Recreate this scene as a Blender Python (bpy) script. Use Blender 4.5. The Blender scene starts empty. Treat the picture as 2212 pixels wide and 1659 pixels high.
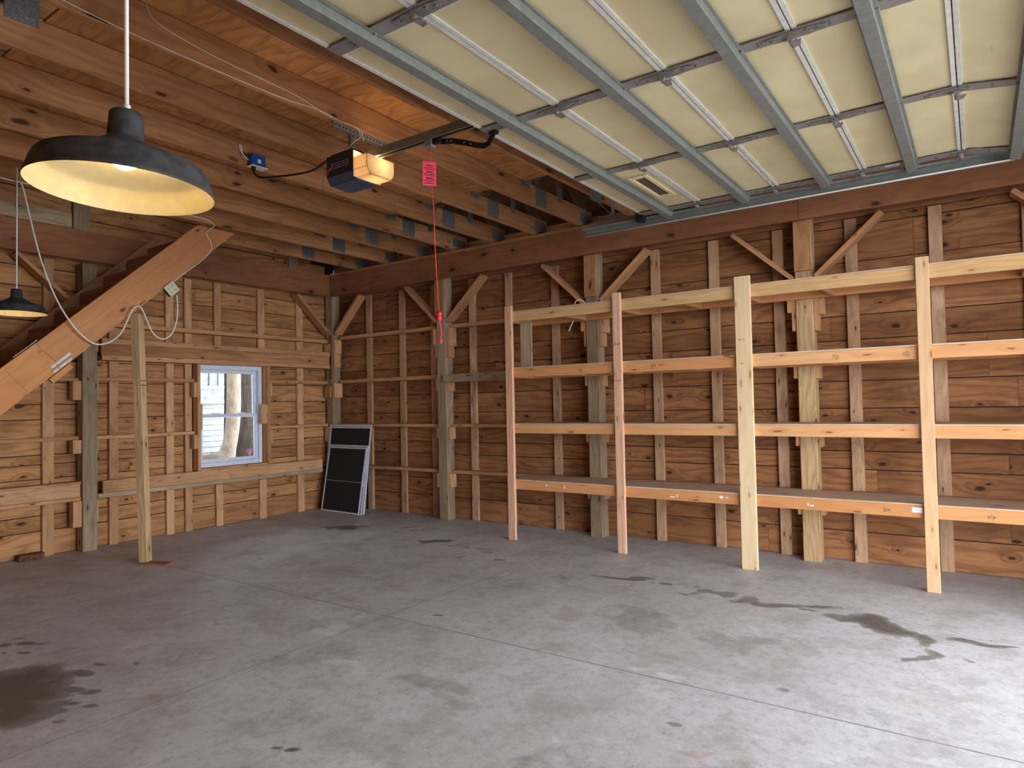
import bpy, math, random
from mathutils import Vector, Matrix, noise
C = bpy.context.scene.collection
sc = bpy.context.scene
R = math.radians
random.seed(7)

# ------------------------------------------------------------------ camera
cam_d = bpy.data.cameras.new('camera')
cam = bpy.data.objects.new('camera', cam_d); C.objects.link(cam)
cam_d.sensor_fit = 'HORIZONTAL'; cam_d.sensor_width = 36.0
cam_d.lens = 1432.69 / 2212 * 36.0
cam_d.clip_start = 0.05
yaw, pit, rol = R(125.085), R(1.633), R(-1.119)
fw = Vector((math.cos(pit)*math.cos(yaw), math.cos(pit)*math.sin(yaw), math.sin(pit)))
rt = fw.cross(Vector((0, 0, 1))).normalized(); up = rt.cross(fw)
r2 = math.cos(rol)*rt + math.sin(rol)*up; u2 = -math.sin(rol)*rt + math.cos(rol)*up
m = Matrix((r2, u2, -fw)).transposed().to_4x4(); m.translation = Vector((0, 0, 1.5))
cam.matrix_world = m
sc.camera = cam

# ------------------------------------------------------------------ materials
def lin(c):
    return tuple((x/255/12.92 if x/255 <= .04045 else ((x/255+.055)/1.055)**2.4) for x in c) + (1.0,)

class NT:
    def __init__(s, name):
        s.m = bpy.data.materials.new(name); s.m.use_nodes = True
        s.t = s.m.node_tree; s.n = s.t.nodes; s.l = s.t.links
        s.b = s.n['Principled BSDF']
    def add(s, typ, **kw):
        n = s.n.new(typ)
        for k, v in kw.items(): setattr(n, k, v)
        return n
    def link(s, a, b): s.l.new(a, b)
    def setin(s, sock, v):
        if hasattr(v, 'is_output') or isinstance(v, bpy.types.NodeSocket): s.l.new(v, sock)
        else: sock.default_value = v
    def math(s, op, a, b=0.0, c=0.0, clamp=False):
        n = s.add('ShaderNodeMath', operation=op, use_clamp=clamp)
        s.setin(n.inputs[0], a); s.setin(n.inputs[1], b)
        if op in ('MULTIPLY_ADD', 'SMOOTH_MIN', 'COMPARE'): s.setin(n.inputs[2], c)
        return n.outputs[0]
    def step(s, x, lo, hi):     # smooth 0..1 from lo to hi (works reversed)
        n = s.add('ShaderNodeMapRange', interpolation_type='SMOOTHSTEP')
        s.setin(n.inputs[0], x); n.inputs[1].default_value = lo; n.inputs[2].default_value = hi
        return n.outputs[0]
    def mix(s, f, a, b, mode='MIX'):
        n = s.add('ShaderNodeMix', data_type='RGBA', blend_type=mode)
        s.setin(n.inputs[0], f); s.setin(n.inputs[6], a); s.setin(n.inputs[7], b)
        return n.outputs[2]
    def mapping(s, v, scale=(1, 1, 1), loc=(0, 0, 0), rot=(0, 0, 0)):
        n = s.add('ShaderNodeMapping'); s.link(v, n.inputs[0])
        n.inputs[1].default_value = loc; n.inputs[2].default_value = rot; n.inputs[3].default_value = scale
        return n.outputs[0]
    def noise(s, v, scale=1.0, detail=2.0, rough=.5, dist=0.0, dim='2D'):
        n = s.add('ShaderNodeTexNoise', noise_dimensions=dim)
        s.link(v, n.inputs['Vector']); n.inputs['Scale'].default_value = scale
        n.inputs['Detail'].default_value = detail; n.inputs['Roughness'].default_value = rough
        n.inputs['Distortion'].default_value = dist
        return n.outputs[0]
    def bump(s, h, strength=.2, dist=.01):
        n = s.add('ShaderNodeBump'); n.inputs['Strength'].default_value = strength
        n.inputs['Distance'].default_value = dist
        s.link(h, n.inputs['Height']); s.link(n.outputs[0], s.b.inputs['Normal'])

def wood(name, c1, c2, dark, grain=.45, knots=.6, lines=70, warp=5.0, dirt=0.0, dirtcol=(70, 55, 48), rough=.8, wscale=(.9, 5.0), kscale=(2.6, 5.4), knotcol=None):
    t = NT(name)
    uv = t.add('ShaderNodeTexCoord').outputs['UV']
    sep = t.add('ShaderNodeSeparateXYZ'); t.link(uv, sep.inputs[0])
    tone = t.noise(t.mapping(uv, (.3, 1.1, 1)), 1.0, 3, .6)
    col = t.mix(t.step(tone, .34, .66), lin(c1), lin(c2))
    vor = t.add('ShaderNodeTexVoronoi', voronoi_dimensions='2D')
    wv = t.noise(t.mapping(uv, (3, 3, 1)), 1.0, 2)
    kv = t.add('ShaderNodeVectorMath', operation='ADD'); t.link(t.mapping(uv, kscale + (1,)), kv.inputs[0])
    cmb = t.add('ShaderNodeCombineXYZ'); t.link(t.math('MULTIPLY', wv, .22), cmb.inputs[0]); t.link(t.math('MULTIPLY', wv, .3), cmb.inputs[1])
    t.link(cmb.outputs[0], kv.inputs[1]); t.link(kv.outputs[0], vor.inputs['Vector'])
    vor.inputs['Scale'].default_value = 1.0
    sc_ = t.add('ShaderNodeSeparateColor'); t.link(vor.outputs['Color'], sc_.inputs[0])
    d = t.math('DIVIDE', vor.outputs['Distance'], t.math('MULTIPLY_ADD', sc_.outputs[1], .75, .45))
    gate = t.step(sc_.outputs[0], 1-knots*.62-.02, 1-knots*.62+.02)
    near = t.math('MULTIPLY', t.step(d, .42, .05), gate)
    wn = t.noise(t.mapping(uv, wscale + (1,)), 1.0, 2, .5)
    ph = t.math('ADD', t.math('MULTIPLY', sep.outputs[1], lines), t.math('MULTIPLY', t.math('ADD', wn, t.math('MULTIPLY', near, .35)), warp*6.28))
    ring = t.math('MULTIPLY_ADD', t.math('SINE', ph), .5, .5)
    ring = t.math('POWER', ring, 2.2)
    fine = t.noise(t.mapping(uv, (5, 170, 1)), 1.0, 3, .65)
    col = t.mix(t.math('MULTIPLY', ring, grain*.75), col, lin(dark))
    col = t.mix(t.math('MULTIPLY', t.step(fine, .45, .8), grain), col, lin(dark))
    kc = lin(knotcol or tuple(x*.42 for x in dark))
    col = t.mix(t.math('MULTIPLY', near, .3), col, lin(dark))
    k = t.math('MULTIPLY', t.step(d, .115, .06), gate)
    col = t.mix(t.math('MULTIPLY', k, .85), col, kc)
    if dirt > 0:
        dn = t.noise(t.mapping(uv, (1.6, 5, 1)), 1.0, 6, .68)
        col = t.mix(t.math('MULTIPLY', t.step(dn, .5, .72), dirt), col, lin(dirtcol))
    t.link(col, t.b.inputs['Base Color'])
    t.b.inputs['Roughness'].default_value = rough
    t.b.inputs['Specular IOR Level'].default_value = .25
    h = t.math('SUBTRACT', t.math('MULTIPLY', fine, .6), t.math('MULTIPLY', ring, .35))
    t.bump(h, .25, .004)
    return t.m

def plain(name, c, rough=.6, metal=0.0, var=.12, scale=20, spec=.4, bump=0.0):
    t = NT(name)
    pos = t.add('ShaderNodeNewGeometry').outputs['Position']
    n = t.noise(pos, scale, 4, .6, dim='3D')
    col = t.mix(t.step(n, .3, .7), lin(tuple(x*(1-var) for x in c)), lin(tuple(min(255, x*(1+var)) for x in c)))
    t.link(col, t.b.inputs['Base Color'])
    t.b.inputs['Roughness'].default_value = rough; t.b.inputs['Metallic'].default_value = metal
    t.b.inputs['Specular IOR Level'].default_value = spec
    if bump: t.bump(n, bump, .004)
    return t.m

def emit(name, c, s):
    t = NT(name)
    t.b.inputs['Base Color'].default_value = lin(c)
    t.b.inputs['Emission Color'].default_value = lin(c); t.b.inputs['Emission Strength'].default_value = s
    return t.m

M = {}
M['siding_r'] = wood('weathered pine siding', (172, 120, 80), (144, 98, 62), (90, 56, 36), grain=.6, knots=.62, dirt=.5, dirtcol=(84, 52, 38), lines=60, warp=4)
M['siding_l'] = wood('orange pine siding', (200, 148, 100), (168, 120, 78), (112, 72, 44), grain=.6, knots=.6, dirt=.35, dirtcol=(100, 64, 46), lines=60, warp=4)
M['gap'] = plain('dark boards behind the siding', (52, 34, 26), .9)  # dark backing stands in for seam shadow and stops light leaks
M['stud_r'] = wood('grey brown stud lumber', (206, 168, 136), (182, 144, 114), (128, 92, 70), grain=.35, knots=.35, dirt=.5, dirtcol=(96, 74, 68), kscale=(4, 14))
M['stud_l'] = wood('tan stud lumber', (216, 172, 130), (194, 148, 108), (140, 98, 68), grain=.35, knots=.4, dirt=.45, dirtcol=(110, 80, 64), kscale=(4, 14))
M['girt'] = wood('tan girt lumber', (206, 156, 114), (184, 134, 96), (128, 86, 58), grain=.3, knots=.4, kscale=(4, 14), dirt=.25)
M['block'] = wood('light block lumber', (220, 176, 132), (198, 152, 112), (140, 98, 68), grain=.4, knots=.5, kscale=(5, 14))
M['treated'] = wood('greenish treated timber', (176, 154, 126), (150, 130, 106), (104, 88, 70), grain=.5, knots=.5, kscale=(3, 9), lines=110, dirt=.4, dirtcol=(92, 86, 72))
M['treated_l'] = wood('yellowish treated timber', (210, 178, 136), (188, 156, 116), (132, 104, 72), grain=.5, knots=.6, kscale=(3, 9), lines=110)
M['beam'] = wood('red brown beam lumber', (154, 102, 72), (130, 84, 58), (90, 54, 37), grain=.3, knots=.5, dirt=.25, dirtcol=(84, 46, 36), kscale=(2, 4.2), lines=50)
M['joist'] = wood('brown joist lumber', (190, 140, 98), (162, 114, 76), (106, 68, 43), grain=.4, knots=.55, dirt=.3, dirtcol=(100, 66, 48), kscale=(2, 5), lines=80, warp=4)
M['ply'] = wood('plywood', (212, 158, 102), (190, 136, 84), (126, 80, 48), grain=.55, knots=.22, lines=26, warp=9, wscale=(.8, 2.6), kscale=(2, 2.6))
M['roof'] = wood('dark roof boards', (124, 92, 70), (100, 74, 56), (64, 46, 34), grain=.4, knots=.4, dirt=.4, dirtcol=(44, 34, 30))
M['shelf'] = wood('yellow shelf lumber', (222, 170, 122), (210, 154, 106), (168, 108, 68), grain=.25, knots=.5, kscale=(3.2, 13), warp=3, knotcol=(140, 80, 44))
M['shelf_top'] = wood('pale shelf lumber', (210, 172, 124), (196, 156, 108), (150, 106, 66), grain=.28, knots=.5, kscale=(3.2, 13), knotcol=(120, 76, 44), dirt=.15)
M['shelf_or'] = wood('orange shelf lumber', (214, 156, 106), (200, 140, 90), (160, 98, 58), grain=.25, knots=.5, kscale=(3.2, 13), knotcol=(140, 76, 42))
M['pinkwood'] = wood('pinkish fir lumber', (226, 184, 156), (212, 164, 134), (170, 116, 90), grain=.4, knots=.2, kscale=(2.5, 13), lines=130)
M['palewood'] = wood('pale pine lumber', (228, 204, 168), (220, 190, 148), (188, 146, 100), grain=.2, knots=.6, kscale=(3, 13), knotcol=(150, 104, 58))
M['tanwood'] = wood('tan pine lumber', (216, 180, 142), (206, 168, 128), (166, 124, 86), grain=.25, knots=.45, kscale=(3, 13), knotcol=(140, 96, 58))
M['greywood'] = wood('grey weathered lumber', (184, 164, 138), (164, 144, 120), (116, 98, 80), grain=.4, knots=.4, kscale=(3, 13))
M['deck'] = wood('grey brown plywood decking', (216, 190, 168), (198, 172, 150), (150, 124, 104), grain=.35, knots=.1, lines=26, warp=7)
M['stair'] = wood('orange stringer lumber', (204, 146, 100), (188, 130, 86), (142, 92, 58), grain=.25, knots=.35, kscale=(2.4, 5), warp=4)
M['darkstair'] = wood('brown stair lumber', (158, 112, 82), (136, 94, 68), (92, 62, 44), grain=.35, knots=.4)
M['galv'] = plain('galvanised steel', (128, 133, 130), .45, .25, .05, 25)
M['galv_dk'] = plain('grey steel stile', (138, 134, 135), .5, .25, .04, 20)
M['rail'] = plain('dull steel rail', (128, 120, 112), .45, .3, .05, 20)
M['hinge'] = plain('dull hinge steel', (136, 133, 131), .45, .35, .12, 50)
M['plate'] = plain('pressed steel plate', (112, 113, 116), .55, .5, .2, 140, bump=.6)
M['whitemetal'] = plain('white painted steel', (206, 206, 202), .5, 0, .04)
M['foam'] = None
M['black'] = plain('black plastic', (22, 22, 24), .5, 0, .15)
M['blackmetal'] = plain('black painted steel', (30, 32, 36), .45, .2, .2)
M['lampblack'] = plain('matt black enamel with dust', (44, 44, 46), .7, 0, .35, 26)
M['enamel'] = plain('white enamel', (240, 228, 184), .45, 0, .03)
M['whiteplastic'] = plain('white plastic', (226, 224, 218), .5, 0, .03)
M['bulb'] = emit('lit bulb', (255, 228, 172), 8)
M['opbulb'] = emit('lit opener bulb', (255, 214, 166), 62)
M['bluebox'] = plain('blue plastic', (28, 78, 160), .45, 0, .08)
M['redtag'] = plain('red card', (226, 60, 92), .7, 0, .05)
M['redcord'] = plain('red cord', (206, 62, 58), .7, 0, .08)
M['redplastic'] = plain('red plastic', (222, 40, 60), .45, 0, .05)
M['darkred'] = plain('dark red print', (120, 22, 44), .7, 0, .05)
M['navy'] = plain('navy plastic housing', (62, 72, 96), .5, 0, .06)
M['charcoal'] = plain('charcoal housing', (38, 40, 46), .5, 0, .1)
M['badge'] = plain('grey badge print', (150, 140, 136), .6, 0, .05)
M['orangeprint'] = plain('red logo print', (176, 78, 60), .6, 0, .05)
M['ink'] = plain('grey ink', (92, 80, 74), .8, 0, .1)
M['label'] = plain('white sticker paper', (222, 226, 236), .7, 0, .04)
M['mesh'] = plain('black insect mesh', (30, 32, 38), .8, 0, .25, 300)
M['screenframe'] = plain('white aluminium frame', (206, 212, 224), .4, .1, .05)
M['vinyl'] = plain('white vinyl window frame', (214, 222, 240), .45, 0, .03)
M['brick'] = plain('dark red brick', (98, 58, 44), .9, 0, .3, 30, bump=.5)
M['pinksticker'] = plain('pink sticker', (216, 160, 192), .6, 0, .04)
def translucent(name, c):
    t = NT(name); tl = t.add('ShaderNodeBsdfTranslucent'); tl.inputs[0].default_value = lin(c); df = t.add('ShaderNodeBsdfDiffuse'); df.inputs[0].default_value = lin(c)
    mx = t.add('ShaderNodeMixShader'); mx.inputs[0].default_value = .7; t.link(tl.outputs[0], mx.inputs[1]); t.link(df.outputs[0], mx.inputs[2]); t.link(mx.outputs[0], t.n['Material Output'].inputs[0]); return t.m
M['pinksticker'] = translucent('pink sticker film', (214, 150, 186))
M['vsiding'] = plain('white vinyl siding', (146, 152, 154), .6, 0, .04, 8)
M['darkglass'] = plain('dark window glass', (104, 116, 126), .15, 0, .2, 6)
M['bark1'] = None
M['lavbag'] = plain('lilac plastic bag', (170, 150, 164), .5, 0, .2, 60)

def glass():
    t = NT('window glass')
    tr = t.add('ShaderNodeBsdfTransparent'); gl = t.add('ShaderNodeBsdfGlossy'); gl.inputs['Roughness'].default_value = .02
    fr = t.add('ShaderNodeFresnel'); fr.inputs[0].default_value = 1.45
    mx = t.add('ShaderNodeMixShader'); t.link(fr.outputs[0], mx.inputs[0]); t.link(tr.outputs[0], mx.inputs[1]); t.link(gl.outputs[0], mx.inputs[2])
    t.link(mx.outputs[0], t.n['Material Output'].inputs[0])
    return t.m
M['glass'] = glass()

def lens():
    t = NT('frosted light cover')
    tl = t.add('ShaderNodeBsdfTranslucent'); tl.inputs[0].default_value = lin((196, 182, 158))
    df = t.add('ShaderNodeBsdfDiffuse'); df.inputs[0].default_value = lin((196, 184, 164))
    mx = t.add('ShaderNodeMixShader'); mx.inputs[0].default_value = .45
    t.link(tl.outputs[0], mx.inputs[1]); t.link(df.outputs[0], mx.inputs[2])
    t.link(mx.outputs[0], t.n['Material Output'].inputs[0])
    return t.m
M['lens'] = lens()

def foam():
    t = NT('cream foam insulation')
    pos = t.add('ShaderNodeNewGeometry').outputs['Position']
    n1 = t.noise(pos, 1.6, 3, .6, dim='3D'); n2 = t.noise(t.mapping(pos, (14, 5, 5)), 1.0, 5, .7, dim='3D')
    col = t.mix(t.step(n1, .35, .65), lin((212, 202, 162)), lin((200, 186, 148)))
    col = t.mix(t.math('MULTIPLY', t.step(n2, .68, .8), .55), col, lin((150, 122, 84)))
    t.link(col, t.b.inputs['Base Color']); t.b.inputs['Roughness'].default_value = .8
    return t.m
M['foam'] = foam()

def bark(name, a, b, k, sc):
    t = NT(name)
    pos = t.add('ShaderNodeNewGeometry').outputs['Position']
    n = t.noise(t.mapping(pos, sc), 1.0, 5, .7, dim='3D')
    t.link(t.mix(t.step(n, .35, .65), lin(a), lin(b)), t.b.inputs['Base Color']); t.b.inputs['Roughness'].default_value = .95
    t.bump(n, k, .03)
    return t.m
M['bark1'] = bark('pale smooth bark', (140, 128, 112), (108, 98, 86), .2, (12, 12, 5))
M['bark2'] = bark('dark furrowed bark', (60, 50, 42), (22, 19, 17), 1.0, (30, 30, 4))
M['leaf'] = bark('dark foliage', (60, 78, 44), (34, 48, 28), .6, (9, 9, 9))
M['leaves'] = bark('dry leaf litter', (140, 112, 90), (70, 58, 48), .8, (25, 25, 25))

# stains on the slab: x, y, half axes, angle, strength
big = [(-6.38, 5.58, .30, .12, 38, .75), (-6.62, 5.42, .12, .06, 40, .4), (-4.92, 5.45, .17, .10, 40, .65), (-2.5, 5.17, .36, .10, 12, .6),
       (-1.75, 5.05, .3, .09, 0, .35), (-1.27, 5.05, .3, .09, 10, .55), (-1.02, 5.2, .14, .08, 30, .6), (-1.0, 5.0, .1, .06, 20, .5),
       (-.62, 4.92, .3, .16, -35, .8), (-.36, 4.78, .14, .15, -60, .65), (-.29, 4.55, .06, .12, 0, .55), (0.0, 4.95, .12, .06, 20, .7), (-.09, 4.57, .07, .04, 10, .4),
       (-4.4, 1.42, .42, .26, 15, .95), (-4.1, 1.3, .3, .2, 20, .9), (-4.7, 1.2, .5, .3, 10, .95), (-3.95, 1.5, .14, .05, 30, .5)]
faint = [(-2.0, 4.25, .42, .2, -20, .4), (-2.2, 4.45, .2, .12, 0, .4), (-1.22, 4.2, .3, .26, 40, .38), (-2.45, 2.7, .34, .16, 15, .4), (-2.2, 2.6, .2, .1, 0, .3),
         (-3.3, 4.55, .42, .2, -10, .2), (-2.9, 4.8, .2, .1, 0, .25), (-.9, 2.6, .3, .2, 30, .22), (-.5, 3.0, .25, .15, 10, .2), (-1.5, 2.3, .3, .2, 50, .2)]
drops = [(-4.25, 1.72, .12, .05, 30, .6), (-4.3, 1.84, .06, .03, 20, .5), (-4.05, 1.6, .09, .05, 10, .6), (-3.92, 1.62, .08, .035, 40, .55), (-3.75, 1.55, .06, .03, 30, .5), (-4.15, 1.95, .05, .03, 0, .4),
         (-5.1, 1.73, .09, .035, 40, .6), (-5.18, 1.62, .06, .03, 40, .6), (-5.0, 1.8, .05, .02, 40, .5), (-4.93, 1.66, .05, .03, 20, .5), (-5.25, 1.72, .05, .02, 40, .5), (-5.02, 1.6, .04, .02, 0, .5),
         (-3.85, 1.42, .09, .05, 40, .5), (-3.9, 1.28, .12, .06, 30, .55), (-3.7, 1.38, .05, .03, 40, .4),
         (-5.79, 5.88, .09, .018, 60, .8), (-5.74, 6.0, .1, .016, 50, .8), (-5.67, 5.68, .06, .025, 45, .7), (-5.6, 5.85, .05, .02, 50, .6), (-5.45, 5.85, .04, .015, 45, .6),
         (-4.6, 5.36, .06, .025, 30, .5), (-4.4, 5.41, .07, .03, 40, .5), (-4.25, 5.43, .08, .03, 30, .4), (-4.2, 5.05, .07, .03, 40, .5), (-3.81, 5.13, .09, .035, 30, .55), (-4.0, 4.85, .06, .02, 20, .4), (-4.1, 5.33, .09, .05, 20, .3),
         (-2.12, 5.15, .07, .035, 20, .5), (-1.9, 5.2, .05, .03, 20, .4), (-2.35, 4.95, .04, .025, 0, .4), (-2.25, 4.85, .03, .02, 0, .35),
         (-2.594, 1.813, .035, .022, 40, .7), (-2.523, 1.841, .04, .026, 40, .75), (-3.2, 3.6, .05, .02, 30, .7), (-1.2, 2.95, .05, .03, 20, .4), (-.85, 3.6, .06, .04, 30, .3),
         (-4.4, 2.6, .06, .03, 30, .25), (-4.9, 3.3, .07, .02, 20, .25), (-5.5, 4.6, .08, .03, 50, .25), (-4.8, 4.2, .05, .02, 50, .35)]
white = [(-3.12, 2.64, .16, .05, 20, .7), (-2.94, 2.63, .12, .06, -20, .7), (-3.66, 2.95, .1, .06, 60, .6), (-1.38, 3.41, .12, .03, 2, .9), (-1.58, 3.44, .16, .05, 5, .5), (-3.7, 3.2, .1, .08, 0, .35),
         (-4.6, 2.95, .16, .05, 30, .25), (-.2, 3.25, .2, .06, 5, .3), (-2.1, 1.9, .2, .1, 20, .3), (-3.8, 3.8, .14, .06, 10, .2)]
rusty = [(-4.7, 4.15, .12, .05, 40, .5), (-1.1, 2.75, .1, .04, 0, .3), (-.62, 2.62, .06, .03, 10, .6), (-5.6, 3.2, .2, .08, 30, .25), (-3.55, 1.75, .1, .06, 10, .3)]
def concrete():
    t = NT('stained concrete')
    pos = t.add('ShaderNodeNewGeometry').outputs['Position']
    n1 = t.noise(pos, .55, 4, .6); n2 = t.noise(pos, 2.6, 6, .68); n3 = t.noise(pos, 16, 6, .75); n4 = t.noise(t.mapping(pos, (70, 70, 1)), 1, 3, .7)
    col = t.mix(t.step(n1, .35, .65), lin((187, 187, 192)), lin((198, 199, 206)))
    col = t.mix(t.math('MULTIPLY', t.step(n2, .46, .68), .62), col, lin((164, 159, 159)))
    col = t.mix(t.math('MULTIPLY', t.step(n2, .42, .26), .5), col, lin((216, 218, 224)))
    col = t.mix(t.math('MULTIPLY', t.step(n3, .48, .72), .5), col, lin((150, 144, 143)))
    col = t.mix(t.math('MULTIPLY', t.step(n3, .44, .26), .45), col, lin((220, 222, 227)))
    col = t.mix(t.math('MULTIPLY', t.step(n4, .52, .78), .4), col, lin((128, 122, 122)))
    rs = t.noise(t.mapping(pos, (1.9, 1.9, 1), (5, 3, 0)), 1.0, 5, .7)
    col = t.mix(t.math('MULTIPLY', t.step(rs, .6, .78), .3), col, lin((170, 140, 118)))
    streak = t.math('MULTIPLY_ADD', n3, .5, .7)
    at_ = t.add('ShaderNodeAttribute', attribute_name='stain'); ch = t.add('ShaderNodeSeparateColor'); t.link(at_.outputs['Color'], ch.inputs[0])
    e1 = t.math('MULTIPLY', t.math('SUBTRACT', t.noise(pos, 22, 5, .7), .5), .45); e2 = t.math('MULTIPLY', t.math('SUBTRACT', t.noise(pos, 9, 5, .7), .5), .7)
    fd = t.math('ADD', ch.outputs[0], e1); ff = t.math('ADD', ch.outputs[1], e2); fw_ = t.math('ADD', ch.outputs[2], e1); fr_ = t.math('ADD', at_.outputs['Alpha'], e2)
    col = t.mix(t.math('MULTIPLY', t.step(ff, .35, .62), t.math('MULTIPLY', streak, .42)), col, lin((118, 110, 104)))
    col = t.mix(t.math('MULTIPLY', t.step(fr_, .4, .6), .4), col, lin((166, 122, 88)))
    col = t.mix(t.math('MULTIPLY', t.step(fw_, .42, .7), .45), col, lin((222, 228, 238)))
    dk = t.math('MULTIPLY', t.step(fd, .42, .54), t.math('MULTIPLY', streak, t.step(ch.outputs[0], -.1, 1.1)))
    col = t.mix(t.math('MULTIPLY', dk, 1.15, clamp=True), col, lin((104, 98, 93)))
    # control joints and a crack
    sep = t.add('ShaderNodeSeparateXYZ'); t.link(pos, sep.inputs[0])
    ln1 = t.noise(pos, 9, 3); jx = t.math('ABSOLUTE', t.math('SUBTRACT', sep.outputs[1], t.math('MULTIPLY_ADD', t.math('ADD', sep.outputs[0], 6.3), .012, 3.338)))
    jy = t.math('ABSOLUTE', t.math('SUBTRACT', sep.outputs[0], t.math('MULTIPLY_ADD', t.math('SUBTRACT', ln1, .5), .03, -3.5)))
    jx = t.math('ADD', jx, t.math('MULTIPLY', t.step(n2, .4, .6), .002))
    col = t.mix(t.math('MULTIPLY', t.step(jx, .0085, .003), .75), col, lin((96, 92, 94)))
    col = t.mix(t.math('MULTIPLY', t.step(jy, .008, .003), .45), col, lin((112, 106, 106)))
    cr = t.math('ABSOLUTE', t.math('SUBTRACT', sep.outputs[1], t.math('ADD', t.math('MULTIPLY_ADD', sep.outputs[0], -.3, 4.98), t.math('MULTIPLY', t.math('SUBTRACT', t.noise(pos, 3, 4), .5), .28))))
    crm = t.math('MULTIPLY', t.step(cr, .006, .002), t.step(sep.outputs[0], -.75, -.6))
    col = t.mix(t.math('MULTIPLY', crm, .6), col, lin((86, 84, 88)))
    t.link(col, t.b.inputs['Base Color'])
    rgh = t.math('MULTIPLY_ADD', n2, .3, .38)
    t.link(rgh, t.b.inputs['Roughness']); t.b.inputs['Specular IOR Level'].default_value = .35
    t.bump(t.math('ADD', n3, t.math('MULTIPLY', n4, .4)), .12, .004)
    return t.m
M['concrete'] = concrete()
M['asphalt'] = plain('driveway gravel', (148, 145, 141), .95, 0, .2, 40)

# ------------------------------------------------------------------ mesh builder
WL = {}          # world location of every object we make

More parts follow.
